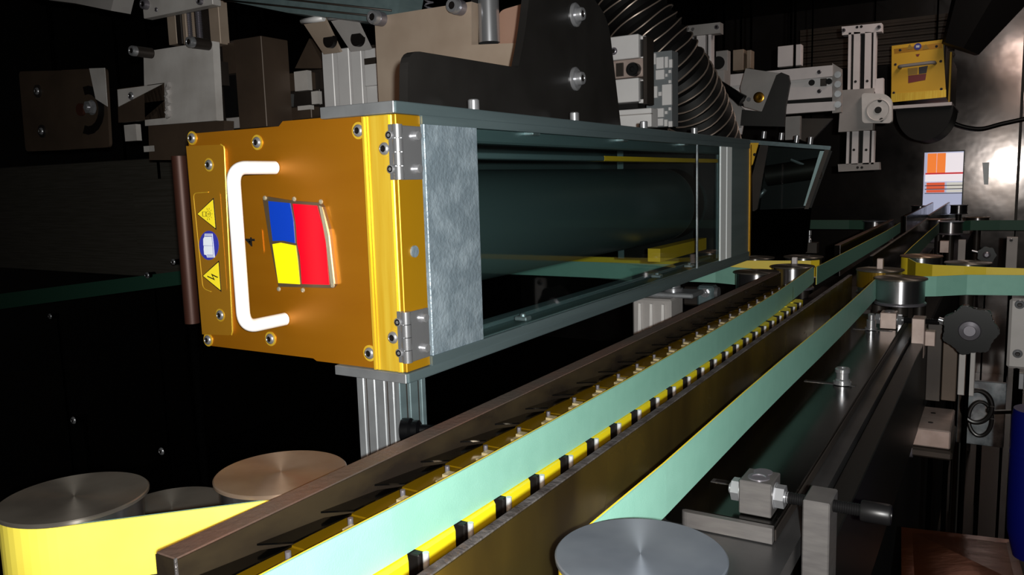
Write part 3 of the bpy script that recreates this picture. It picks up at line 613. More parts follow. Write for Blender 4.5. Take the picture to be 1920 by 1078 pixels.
# ================================================================== UNDER THE HOUSING
x0, x1 = -.4685, -.4275
t = thing('profile_post', 'ribbed aluminium profile post supporting the main lamp housing', 'post', ((x0+x1)/2, .53, -.372))
MB().box(x0+.003, x1-.003, .511, .549, -.372, -.1602).build('core', 'dark_steel', t)
wd = (x1-x0)
for (a, b) in ((0, .20), (.28, .50), (.55, .76), (.84, 1)):
    MB().box(x0+wd*a, x0+wd*b, .508, .516, -.372, -.1602, .0008).build('rib', 'alu', t)
for (a, b) in ((.516, .525), (.530, .541), (.546, .552)): MB().box(x1-.006, x1, a, b, -.372, -.1602, .0006).build('rib', 'alu_beam', t)
c = onX(752, 807, -.4255); d = Vector((1, .35, .05)).normalized()
t = thing('hand_bolt', 'black hand bolt screwed into the aluminium post above the rusty rail', 'hand bolt', c)
MB().lathe(c, d, [(.006, 0), (.0105, .002), (.0105, .009), (.0085, .011), (.0085, .016), (.005, .018), (.004, .034)], 20).build('grip', 'black_plastic', t)
x0, x1, z0, z1 = rectY(1186, 560, 1258, 635, 1.25)
t = thing('ribbed_bracket', 'grey cast bracket with three ribs behind the left rail', 'bracket', ((x0+x1)/2, 1.27, z0))
MB().box(x0, x1, 1.25, 1.31, z0-.2, z1, .003).build('body', 'grey_cast', t)
for a in (.22, .52, .82):
    xx = x0+(x1-x0)*a; MB().prism([(xx-.002, 1.25, z1-.008), (xx+.002, 1.25, z1-.008), (xx+.0035, 1.25, z0-.01), (xx-.0035, 1.25, z0-.01)], (0, -.006, 0)).build('rib', 'light_cast', t)
MB().box(x0+.01, x1+.03, 1.27, 1.33, z1, z1+.008, .002).build('top_plate', 'alu', t)
MB().lathe(((x0+x1)/2+.02, 1.3, z1+.008), (0, 0, 1), [(.016, 0), (.016, .005), (.012, .006), (.012, .012)], 24).build('round_nut', 'chrome', t)
t = thing('pivot_clamp', 'small grey clamp with a bolt head left of the end pulley', 'clamp', onY(1322, 575, 1.45))
x0, x1, z0, z1 = rectY(1306, 536, 1338, 566, 1.45); MB().box(x0, x1, 1.45, 1.48, z0-.01, z1, .004).build('body', 'alu_beam', t); MB().box(x0-.03, x0, 1.46, 1.48, z0-.01, z1-.005, .003).build('arm', 'dark_steel', t)
screw(t, onY(1322, 549, 1.45), (0, -1, 0), .0075, 'hex', name='bolt'); MB().cyl(onY(1342, 549, 1.45), onY(1342, 549, 1.45)+Vector((.006, 0, 0)), .011).build('washer', 'chrome', t)
# ================================================================== BACKGROUND LEFT
YB = .82
slab('wall_panel', (-40, 296, 640, 520), 1.3, .02, 'left_panel', 'dark brushed metal panel at the left behind the gold plate', 'panel', .002)
slab('inspection_cover', (252, 335, 352, 466), 1.29, .01, 'left_panel', 'faint dark framed cover on the brushed left panel', 'cover')
tag(MB().prism([onY(-40, 556, 1.2), onY(345, 507, 1.2), onY(345, 533, 1.2), onY(-40, 585, 1.2)], (0, .004, 0)).build('dark_belt', 'green_dark'), 'green belt darkened for weak light, running across the shadows at far left', 'belt')
# slotted angle bracket
def angle_bracket():
    Y = .95; t = thing('slotted_bracket', 'brown angle bracket with curved slot and bolts at the upper left', 'bracket', onY(125, 282, Y))
    MB().prism(round_poly([onY(35, 134, Y), onY(120, 132, Y), onY(124, 281, Y), onY(48, 284, Y)], [.01, 0, 0, .01]), (0, .008, 0)).build('left_flange', 'brown_steel', t)
    MB().prism(round_poly([onY(121, 132, Y), onY(203, 128, Y), onY(211, 276, Y), onY(125, 281, Y)], [0, .01, .01, 0]), (0, -.006, 0)).build('right_flange', 'brown_steel', t)
    pts = [onY(172+30*math.cos(a), 207+46*math.sin(a), Y)+Vector((0, -.0065, 0)) for a in [math.radians(x) for x in range(-110, 111, 20)]]
    inn = [onY(172+19*math.cos(a), 207+30*math.sin(a), Y)+Vector((0, -.0065, 0)) for a in [math.radians(x) for x in range(110, -111, -20)]]
    MB().prism(pts+inn, (0, -.0006, 0)).build('curved_slot', 'socket', t); support(t, onY(100, 150, Y).x, Y+.004, onY(100, 150, Y).z)
    MB().prism([onY(174, 129, Y)+Vector((0, -.0062, 0)), onY(203, 128, Y)+Vector((0, -.0062, 0)), onY(208, 200, Y)+Vector((0, -.0062, 0)), onY(186, 186, Y)+Vector((0, -.0062, 0))], (0, -.0012, 0)).build('lit_wedge', 'pale_steel', t)  # pale wedge painted as the part the white flash reaches
    for px, py in ((72, 171), (80, 246)):
        MB().cyl(onY(px, py, Y), onY(px, py, Y)+Vector((0, -.003, 0)), .013).build('washer', 'dark_steel', t); screw(t, onY(px, py, Y)+Vector((0, -.003, 0)), (0, -1, 0), .0075, 'button')
    screw(t, onY(180, 202, Y)+Vector((0, -.008, 0)), (0, -1, 0), .0125, 'hex', name='bolt')
    MB().cyl(onY(160, 206, Y)+Vector((0, -.006, 0)), onY(160, 206, Y)+Vector((0, -.012, 0)), .012).build('bushing', 'rust_pipe', t)
angle_bracket()
def weld_lug():
    Y = .9; t = thing('welded_lug', 'brown steel lug with one screw welded to the pale clamp plate', 'bracket', onY(270, 230, Y))
    MB().prism([onY(220, 167, Y), onY(308, 155, Y), onY(310, 221, Y), onY(222, 230, Y)], (0, .012, 0)).build('body', 'brown_steel', t)
    MB().prism([onY(221, 168, Y), onY(306, 157, Y), onY(223, 200, Y)], (0, -.001, 0)).build('lit_patch', 'pale_steel', t)  # pale triangle painted as the flash-lit corner of the lug
    w_ = MB(); pts = [onY(316+2*math.sin(k*2.1), 156+k*5, Y) for k in range(14)]; w_.tube(pts, .005, 8, rf=lambda k: .0045+.0014*(k % 2)); w_.build('weld_bead', 'grey_cast', t)
    screw(t, onY(247, 180, Y)+Vector((0, -.001, 0)), (0, -1, 0), .0072, 'button')
    MB().box(*[v for v in (onY(224, 250, Y).x, onY(246, 250, Y).x)], Y+.01, Y+.02, onY(235, 264, Y).z, onY(235, 233, Y).z).build('spacer', 'pale_steel', t)
weld_lug()
def clamp_plate():
    Y = .9; t = thing('clamp_plate', 'pale scratched steel plate with two standing cap screws at the upper left', 'plate', onY(335, 225, Y))
    MB().prism([onY(269, 97, Y), onY(398, 77, Y), onY(406, 226, Y), onY(272, 236, Y)], (0, .014, 0)).build('body', 'pale_steel', t)
    MB().prism([onY(278, 236, Y), onY(420, 226, Y), onY(420, 300, Y), onY(280, 300, Y)], (0, .02, 0)).build('lower_block', 'brown_steel', t)
    for px, py in ((284, 100), (391, 84)):
        p = onY(px, py, Y); MB().cyl(p, p+Vector((0, -.03, 0)), .0088).build('stand_off', 'dark_steel', t); screw(t, p+Vector((0, -.03, 0)), (0, -1, 0), .0086, 'cap')
    q = onY(330, 110, Y); MB().box(q.x-.03, q.x+.03, Y+.0135, .982, q.z-.04, q.z).build('spacer_block', 'dark_steel', t)
    p = onY(270, 285, Y); MB().box(p.x, p.x+.03, Y, Y+.01, p.z, p.z+.01).build('small_tab', 'pale_steel', t)
clamp_plate()
def vslide():
    Y = .98; t = thing('lead_screw_slide', 'vertical slide with threaded spindles above the pale clamp plate', 'slide', onY(365, 85, Y))
    for a, b, m in ((312, 328, 'beige_steel'), (328, 338, 'dark_steel'), (340, 347, 'beige_steel'), (391, 410, 'beige_steel')):
        boxY(MB(), a, -30, b, 84, Y, .02, .001).build('side_post', m, t)
    boxY(MB(), 347, -30, 391, 84, Y+.02, .01).build('back_plate', 'dark_steel', t)
    for px in (357, 376):
        p0 = onY(px, 84, Y+.008); p1 = onY(px, -20, Y+.008); n = 60
        MB().lathe(p0, (0, 0, 1), [((.0048 if i % 2 else .0062), (p1.z-p0.z)*i/n) for i in range(n+1)], 12).build('spindle', 'dark_chrome', t)
    x0, x1, z0, z1 = rectY(266, -30, 398, 22, Y-.03)
    MB().box(x0, x1, Y-.03, Y-.012, z0, z1, .001).build('top_plate', 'pale_steel', t)
    screw(t, onY(275, 9, Y-.03), (0, -1, 0), .009, 'cap', 'dark_chrome'); screw(t, onY(293, 18, Y-.03), (0, -1, 0), .004, 'button', 'dark_chrome'); screw(t, onY(377, 3, Y-.03), (0, -1, 0), .006, 'cap', 'dark_chrome')
vslide()
slab('square_column', (443, 70, 495, 240), .98, .06, 'brown_steel', 'brown square steel column behind the gold plate top edge', 'column')
t = slab('vertical_slide', (402, 76, 462, 232), 1.0, .05, 'dark_steel', 'dark slide body between the pale clamp plate and the brown column', 'slide body')
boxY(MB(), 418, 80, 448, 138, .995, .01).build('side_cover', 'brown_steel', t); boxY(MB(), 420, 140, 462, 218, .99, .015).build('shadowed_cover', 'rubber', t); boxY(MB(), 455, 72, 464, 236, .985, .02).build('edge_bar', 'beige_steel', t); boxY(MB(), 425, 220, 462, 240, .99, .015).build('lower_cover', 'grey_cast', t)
Y = 1.05; t = thing('linkage_block', 'stack of brown machine blocks with painted flash-lit patches right of the column', 'block', onY(550, 220, Y))
boxY(MB(), 500, 138, 576, 172, Y, .05, .001).build('upper_block', 'brown_steel', t); boxY(MB(), 552, 133, 577, 170, Y-.004, .01).build('lit_patch', 'pale_steel', t)  # pale pieces on these blocks paint the spots lit by the white flash
boxY(MB(), 502, 172, 600, 202, Y+.01, .05, .001).build('middle_block', 'dark_steel', t); boxY(MB(), 584, 171, 596, 195, Y+.003, .01).build('lit_patch', 'pale_steel', t)
boxY(MB(), 505, 202, 584, 225, Y, .05, .001).build('lower_block', 'brown_steel', t); boxY(MB(), 558, 198, 581, 206, Y-.004, .01).build('lit_patch', 'pale_steel', t)
boxY(MB(), 577, 130, 612, 222, Y+.02, .05, .001).build('side_block', 'dark_steel', t); MB().cyl(onY(548, 188, Y+.01), onY(548, 188, Y+.008), .011).build('hole', 'rubber', t)
MB().prism([onY(553, 128, Y+.03), onY(580, 72, Y+.03), onY(610, 128, Y+.03)], (0, .04, 0)).build('gusset', 'brown_steel', t)
# top beam
def ybeam():
    t = thing('ceiling_beam', 'dark greenish beam crossing the top left of the picture', 'beam', onY(560, 20, .95))
    MB().prism([onY(395, -60, .9), onY(760, -60, .9), onY(745, 28, .9), onY(690, 40, .9), onY(540, 24, .9), onY(400, -4, .9)], (0, .05, 0)).build('body', 'alu_inner', t)
    for a in (8, 22): MB().tube([onY(420, a-22, .9), onY(735, a+12, .9)], .0016, 6).build('groove', 'dark_steel', t)
ybeam()
tag(MB().prism([onY(40, -40, .95), onY(222, -40, .95), onY(208, 20, .95), onY(140, 6, .95), onY(60, -4, .95)], (0, .04, 0)).build('overhead_bracket', 'grey_cast'), 'grey folded bracket at the very top left corner', 'bracket')
def profile(Y=.98):
    t = thing('aluminium_profile', 'pale aluminium profile with two folded gusset brackets behind the beige plate', 'profile', onY(660, 200, Y))
    for a, b, m in ((606, 626, 'white_alu'), (634, 656, 'white_alu'), (660, 679, 'white_alu'), (686, 712, 'white_alu')): boxY(MB(), a, 90, b, 215, Y, .03, .001).build('rib', m, t)
    boxY(MB(), 606, 90, 712, 215, Y+.012, .04).build('core', 'dark_steel', t)
    for s in (0, 1):
        ox = 50*s; a = [onY(566+ox*1.02, 40-6*s, Y-.06), onY(607+ox*1.1, 34-8*s, Y-.06), onY(638+ox*1.12, 98-5*s, Y-.01), onY(607+ox*1.02, 102-5*s, Y-.01)]
        MB().prism(a, (0, .005, .002)).build('gusset_web', 'beige_steel' if not s else 'grey_cast', t)
        MB().tube([a[0], a[1]], .0045, 8).build('gusset_lip', 'white_alu', t)
        p = onY(619+ox*1.04, 76-3*s, Y-.03); MB().cyl(p+Vector((0, -.004, 0)), p+Vector((0, .004, 0)), .011).build('gusset_hole', 'socket', t)
    boxY(MB(), 683, 108, 712, 120, Y-.004, .01).build('dark_slot', 'dark_steel', t); boxY(MB(), 684, 120, 712, 160, Y-.008, .01).build('small_plate', 'white_alu', t)
profile()
def beige():
    Y = .88; t = thing('slide_plate', 'large beige-grey steel plate with two cap screws above the lamp housing', 'plate', onY(795, 190, Y))
    MB().prism([onY(702, 32, Y), onY(884, 3, Y), onY(884, 84, Y), onY(986, 80, Y), onY(986, 160, Y), onY(712, 222, Y)], (0, .016, 0)).build('body', 'beige_steel', t)
    MB().prism([onY(815, 94, Y)+Vector((0, -.003, 0)), onY(986, 82, Y)+Vector((0, -.003, 0)), onY(986, 170, Y)+Vector((0, -.003, 0)), onY(815, 190, Y)+Vector((0, -.003, 0))], (0, .004, 0)).build('lower_plate', 'beige_steel', t)
    for px, py in ((716, 36), (864, 15)):
        p = onY(px, py, Y); MB().cyl(p, p+Vector((0, -.012, 0)), .0098).build('stand_off', 'dark_chrome', t); screw(t, p+Vector((0, -.012, 0)), (0, -1, 0), .0092, 'cap')
beige()
Y = .9; t = thing('air_cylinder', 'shiny chrome cylinder between the beige plate and the black bracket', 'cylinder', onY(910, 82, Y))
a = onY(918, 80, Y); b = onY(918, -40, Y); MB().cyl(Vector((a.x, Y, a.z)), Vector((a.x, Y, b.z)), .0135, seg=32).build('barrel', 'chrome', t); boxY(MB(), 884, -30, 900, 84, Y+.01, .02).build('dark_mount', 'black_bracket', t)
t = thing('guide_shaft', 'vertical guide shaft with spring above the beige plate', 'shaft', onY(770, 10, .95)); a = onY(765, 25, .95); MB().cyl((a.x, .95, a.z-.01), (a.x, .95, a.z+.08), .009, seg=20).build('shaft', 'alu', t)
a = onY(805, 15, .95); MB().tube([Vector((a.x+.006*math.cos(k*.9), .95+.006*math.sin(k*.9), a.z-.01+.0012*k)) for k in range(60)], .0013, 6).build('spring', 'dark_chrome', t)
Y = .92; t = thing('cam_plate', 'rust-flecked tan plate with a brass knob beside the black bracket', 'plate', onY(960, 125, Y))
MB().prism(round_poly([onY(938, 22, Y), onY(1000, 4, Y), onY(1000, 130, Y), onY(940, 130, Y)], [.012, 0, 0, .004]), (0, -.006, 0)).build('body', 'rust_plate', t)
p = onY(961, 113, Y-.008); MB().lathe(p, (0, -1, 0), [(.010, 0), (.012, .003), (.0115, .009), (.008, .012)], 24).build('knob', 'brass', t)
x0, x1, z0, z1 = rectY(340, 292, 354, 575, .64); t = thing('copper_pipe', 'reddish pipe standing just behind the left edge of the gold plate', 'pipe', ((x0+x1)/2, .64, z0))
MB().cyl(((x0+x1)/2, .64, z0-.02), ((x0+x1)/2, .64, z1), .009, seg=20).build('tube', 'rust_pipe', t); support(t, (x0+x1)/2, .64, z0-.019, .008)
# loose screw heads glinting in the dark lower left
for px, py, YY, r, lb in ((138, 788, .75, .0065, 'lone glinting screw in the dark, lowest at the far left'), (303, 846, .75, .006, 'lone glinting screw in the dark above the brown pulley gap'), (276, 516, 1.19, .008, 'lone glinting screw on the very dark green belt'), (94, 593, 1.1, .007, 'faint screw in the dark below the brushed panel'), (325, 491, 1.0, .006, 'faint screw by the left edge of the gold plate')):
    p = onY(px, py, YY); t = thing('machine_screw', lb, 'screw', p); MB().cyl(p, p+Vector((0, .02, 0)), r*.8).build('shank', 'void_black', t); support(t, p.x, YY+.018, p.z-r*.5, .003); screw(t, p, (0, -1, 0), r, 'button')
# ================================================================== BACKGROUND CENTRE
def carriage():
    Y = 1.22; t = thing('slide_carriage', 'white aluminium slide carriage right of the black bracket', 'slide', onY(1180, 235, Y))
    for r in ((1120, 68, 1197, 112), (1120, 149, 1197, 193)): boxY(MB(), *r, Y, .04, .001).build('cover_half', 'white_alu', t)
    boxY(MB(), 1120, 113, 1205, 147, Y+.005, .04, .001).build('middle_bar', 'warm_block', t); boxY(MB(), 1155, 118, 1168, 143, Y+.001, .01).build('recess', 'dark_steel', t)
    screw(t, onY(1151, 96, Y), (0, -1, 0), .006, 'button', 'dark_chrome')
    p = onY(1191, 131, Y+.005); MB().lathe(p, (0, -1, 0), [(.0105, 0), (.0105, .012), (.009, .014), (.004, .014), (.003, .012)], 24).build('round_knob', 'black_bolt', t)
    for r in ((1198, 68, 1211, 112), (1198, 150, 1211, 193)): boxY(MB(), *r, Y+.012, .03).build('edge_cover', 'white_alu', t)
    for r in ((1199, 74, 1205, 106), (1199, 152, 1205, 186)): boxY(MB(), *r, Y+.008, .01).build('slot', 'black_bracket', t)
    boxY(MB(), 1206, 68, 1213, 195, Y+.006, .03).build('dark_edge', 'dark_steel', t)
    boxY(MB(), 1120, 196, 1196, 205, Y+.012, .03).build('gap', 'rubber', t); boxY(MB(), 1140, 205, 1221, 240, Y+.015, .03, .001).build('lower_cover', 'white_alu', t); boxY(MB(), 1150, 214, 1220, 216, Y+.012, .01).build('cover_line', 'grey_cast', t)
    return t
carriage()
def valve_bank():
    Y = 1.34; t = thing('connector_bank', 'grey connector block with small pale tiles beside the corrugated hose', 'connector block', onY(1236, 236, Y))
    boxY(MB(), 1212, 97, 1260, 238, Y, .03).build('body', 'bank_grey', t)
    for r in ((1214, 100, 1221, 114), (1222, 100, 1229, 121), (1230, 107, 1244, 129), (1246, 106, 1252, 127), (1254, 111, 1260, 127), (1214, 125, 1221, 143), (1229, 131, 1245, 149), (1247, 138, 1251, 144), (1253, 131, 1258, 137), (1214, 162, 1232, 184), (1241, 158, 1259, 197), (1234, 172, 1240, 180), (1253, 150, 1258, 156), (1229, 203, 1244, 220), (1246, 208, 1251, 214), (1253, 201, 1258, 207), (1230, 222, 1243, 236), (1245, 224, 1251, 237), (1253, 227, 1260, 238), (1220, 222, 1228, 236)):
        boxY(MB(), *r, Y-.004, .005, .0005).build('tile', 'white_alu', t)
valve_bank()
# corrugated hose with wire helix
def hose():
    t = thing('corrugated_hose', 'black corrugated hose with pale wire rings hanging past the black bracket', 'hose', onY(1330, 255, 1.6))
    K = [onY(1105, -130, 1.45), onY(1150, -40, 1.46), onY(1205, 50, 1.48), onY(1262, 130, 1.52), onY(1305, 205, 1.6), onY(1335, 290, 1.7)]
    K = [Vector(p) for p in K]; out = []
    for i in range(len(K)-1):
        a, b, c_, d = K[max(i-1, 0)], K[i], K[i+1], K[min(i+2, len(K)-1)]
        for k in range(24):
            q = k/24; out.append(.5*((2*b)+(-a+c_)*q+(2*a-5*b+4*c_-d)*q*q+(-a+3*b-3*c_+d)*q**3))
    R = .062
    MB().tube(out, R, 32, rf=lambda k: R*(1+.05*math.cos(2*PI*k/4))).build('sleeve', 'rubber', t)
    n0 = None
    for k in range(8, len(out)-2, 4):
        p = out[k]; d = (out[k+1]-out[k-1]).normalized(); n0 = d.orthogonal().normalized(); b = d.cross(n0)
        pts = [p+d*(.004*math.sin(j*.7+k))*(.4)+(n0*math.cos(2*PI*j/28)+b*math.sin(2*PI*j/28))*R*1.055 for j in range(29)]
        MB().tube(pts, .0016, 5).build('wire_ring', 'hose_wire', t)
hose()
def end_slide(px0, px1, ytop, ybot, Y, label, m='grey_cast', two=True):
    t = thing('linear_slide', label, 'slide', onY((px0+px1)/2, ybot, Y)); w_ = px1-px0; s = w_/72.
    pl = lambda y, nm: MB().prism([onY(px0, y+4*s, Y), onY(px1, y-4*s, Y), onY(px1, y+11*s, Y), onY(px0+2, y+18*s, Y)], (0, .03, 0)).build(nm, m, t)
    pl(ytop, 'end_plate')
    for a, b, mm in ((.19, .245, 'slide_alu'), (.31, .47, 'slide_alu'), (.55, .72, 'slide_alu'), (.77, .83, 'slide_alu')):
        boxY(MB(), px0+w_*a, ytop+12*s, px0+w_*b, ybot, Y+.01, .03, .001).build('guide_bar', mm, t)
    boxY(MB(), px0+w_*.2, ytop+12*s, px0+w_*.82, ybot, Y+.025, .03).build('slide_core', 'rubber', t)
    for fx, fy in ((.06, 9), (.94, 3)): screw(t, onY(px0+w_*fx, ytop+fy*s, Y), (0, -1, 0), .006, 'cap', 'dark_chrome')
    for fx in (.38, .48): MB().cyl(onY(px0+w_*fx, ytop+6*s, Y), onY(px0+w_*fx, ytop+6*s, Y-.001), .005).build('dowel_hole', 'socket', t)
    return t
t = end_slide(1252, 1350, 47, 135, 2.2, 'grey vertical slide with end plate right of the corrugated hose')
for px in (1293, 1322): MB().cyl(onY(px, 108, 2.2), onY(px, 108, 2.2)+Vector((0, .012, 0)), .009).build('hole', 'rubber', t)
slab('slide_mount', (1306, 133, 1358, 175), 2.25, .04, 'grey_cast', 'grey mounting block under the vertical slide by the hose', 'mount')
slab('hole_plate', (1342, 95, 1364, 180), 2.3, .03, 'grey_cast', 'pale plate with a large round hole beside the grey vertical slide', 'plate')
p = onY(1347, 118, 2.3); tag(MB().cyl(p+Vector((0, -.003, 0)), p, .018).build('round_port', 'rubber'), 'large black round port on the pale plate by the grey slide', 'port')
slab('pale_block', (1374, 93, 1394, 132), 2.6, .05, 'beige_steel', 'dim beige block left of the flat grey sheet above the horizontal slide', 'block')
slab('pale_block', (1400, 94, 1408, 128), 2.6, .04, 'beige_steel', 'thin dim strip next to the dim beige block', 'block')
slab('folded_sheet', (1458, 85, 1502, 124), 2.6, .03, 'slide_alu', 'pale folded sheet above the horizontal white slide', 'sheet')
def hslide():
    Y = 2.45; t = thing('linear_slide', 'white horizontal linear slide left of the vertical column slide', 'slide', onY(1480, 215, Y))
    q = lambda a, b: onY(a, b, Y)
    def bar(x0, y0a, y0b, x1, y1a, y1b, m, nm, d=0): MB().prism([q(x0, y0a)+Vector((0, d, 0)), q(x1, y1a)+Vector((0, d, 0)), q(x1, y1b)+Vector((0, d, 0)), q(x0, y0b)+Vector((0, d, 0))], (0, .03, 0)).build(nm, m, t)
    bar(1366, 140, 162, 1561, 122, 143, 'slide_alu', 'upper_bar'); bar(1366, 158, 170, 1560, 144, 163, 'white_alu', 'middle_channel', .008)
    bar(1366, 168, 196, 1560, 162, 182, 'slide_alu', 'lower_bar'); bar(1366, 196, 202, 1560, 183, 190, 'rubber', 'dark_gap', .01); bar(1380, 200, 220, 1566, 190, 207, 'slide_alu', 'bottom_bar')
    bar(1560, 118, 212, 1576, 128, 210, 'grey_cast', 'end_cap', .004)
    for px, py in ((1536, 135), (1536, 171)): screw(t, q(px, py), (0, -1, 0), .006, 'button', 'dark_chrome')
    MB().cyl(q(1522, 155), q(1522, 155)+Vector((0, -.002, 0)), .0085).build('hole', 'rubber', t); MB().cyl(q(1555, 153), q(1555, 153)+Vector((0, -.01, 0)), .008).build('knob', 'black_plastic', t)
    boxY(MB(), 1538, 147, 1549, 161, Y-.002, .01).build('recess', 'dark_steel', t)
    for py in (140, 158, 176, 196): MB().cyl(q(1571, py)+Vector((0, -.002, 0)), q(1571, py)+Vector((0, .01, 0)), .009).build('end_screw', 'alu', t)
    return t
hslide()
def tilt_bracket():
    Y = 2.25; t = thing('tilt_clamp', 'tilted grey clamp plate with brass pin in front of the horizontal slide', 'clamp', onY(1420, 215, Y)); q = lambda a, b, d=0: onY(a, b, Y)+Vector((0, -d, 0))
    MB().prism([q(1398, 128), q(1425, 132), q(1463, 137), q(1452, 160), q(1428, 209), q(1395, 200), q(1388, 165)], (0, .01, 0)).build('plate', 'grey_cast', t)
    MB().prism(round_poly([q(1404, 158, .006), q(1450, 150, .006), q(1458, 165, .006), q(1430, 210, .006), q(1396, 200, .006)], .006), (0, .006, 0)).build('front_plate', 'grey_cast', t)
    MB().lathe(q(1424, 183, .006), (0, -1, 0), [(.0145, 0), (.0145, .003), (.012, .004), (.003, .003)], 24).build('brass_pin', 'brass', t)
    MB().prism([q(1459, 142, .02), q(1468, 137, .02), q(1481, 142, .02), q(1484, 156, .02), q(1476, 200, .02), q(1473, 238, .02), q(1392, 236, .02), q(1395, 206, .02), q(1432, 210, .02)], (0, .014, 0)).build('angle_arm', 'black_bracket', t)
    MB().tube([q(1340, 149, .015), q(1362, 165, .018), q(1385, 182, .02), q(1396, 190, .02)], .012, 12, rf=lambda k: (.0085, .011, .014, .017)[k]).build('lever', 'black_plastic', t)
    MB().lathe(q(1406, 187, .012), (0, -1, 0), [(.006, 0), (.005, .005)], 12).build('pivot_screw', 'bolt', t)
    MB().prism([q(1331, 170), q(1352, 172), q(1395, 205), q(1390, 240), q(1372, 240)], (0, .01, 0)).build('back_plate', 'grey_cast', t)
    MB().prism([q(1383, 250), q(1392, 206), q(1398, 206), q(1390, 252)], (0, .008, 0)).build('side_strip', 'slide_alu', t)
    return t
tilt_bracket()
slab('gusset_plate', (1472, 218, 1500, 262), 2.5, .02, 'grey_cast', 'grey gusset hanging below the horizontal slide', 'plate')
q = onY(1520, 232, 2.61); t = thing('sloped_plate', 'dim sloping plate under the horizontal slide right of the gusset', 'plate', q)
MB().prism([onY(1500, 222, 2.6), onY(1560, 222, 2.6), onY(1518, 268, 2.6), onY(1500, 262, 2.6)], (0, .02, 0)).build('plate', 'dark_steel', t); support(t, q.x, 2.61, q.z, .004)
def col_slide():
    Y = 2.75; t = thing('column_slide', 'tall vertical linear slide with end plates and a carriage, left of the yellow lamp', 'slide', onY(1612, 320, Y))
    q = lambda a, b, d=0: onY(a, b, Y)+Vector((0, -d, 0))
    MB().prism([q(1578, 50), q(1653, 43), q(1653, 59), q(1579, 66)], (0, .04, 0)).build('end_plate', 'slide_alu', t)
    MB().prism([q(1571, 308), q(1648, 304), q(1649, 318), q(1572, 322)], (0, .04, 0)).build('end_plate', 'grey_cast', t)
    def bars(y0, y1, x): 
        for a, b in ((0, 5), (10, 22), (31, 43), (47, 52)): MB().prism([q(x+a+1, y0), q(x+b+1, y0), q(x+b-1, y1), q(x+a-1, y1)], (0, .03, 0)).build('guide_bar', 'slide_alu', t)
    bars(60, 172, 1590); bars(245, 308, 1587)
    MB().prism([q(1591, 60, -.018), q(1642, 60, -.018), q(1638, 308, -.018), q(1586, 308, -.018)], (0, .02, 0)).build('slide_core', 'rubber', t)
    MB().prism([q(1579, 170, .02), q(1640, 166, .02), q(1638, 244, .02), q(1574, 248, .02)], (0, .06, 0)).build('carriage', 'grey_cast', t)
    MB().prism(round_poly([q(1619, 176, .04), q(1664, 178, .04), q(1675, 190, .04), q(1675, 232, .04), q(1620, 232, .04)], .012), (0, .03, 0)).build('motor_cap', 'light_cast', t)
    MB().lathe(q(1650, 208, .041), (0, -1, 0), [(.034, 0), (.034, .003), (.031, .004), (.029, .002), (.012, .002), (.012, .004), (.008, .004)], 36).build('dial', 'light_cast', t)
    MB().cyl(q(1650, 208, .046), q(1650, 208, .043), .010).build('dial_hole', 'socket', t)
    for px, py in ((1653, 190), (1656, 226)): MB().cyl(q(px, py, .042), q(px, py, .044), .006).build('hole', 'socket', t)
    MB().prism([q(1641, 148), q(1656, 146), q(1656, 176), q(1641, 176)], (0, .03, 0)).build('lug', 'slide_alu', t)
    for px, py in ((1582, 57), (1648, 51)): screw(t, q(px, py), (0, -1, 0), .006, 'cap', 'dark_chrome')
    for px, py in ((1607, 51), (1615, 50), (1608, 314), (1616, 314), (1604, 153), (1626, 152), (1601, 281), (1624, 281)): MB().cyl(q(px, py), q(px, py, .001), .004).build('hole', 'socket', t)
col_slide()
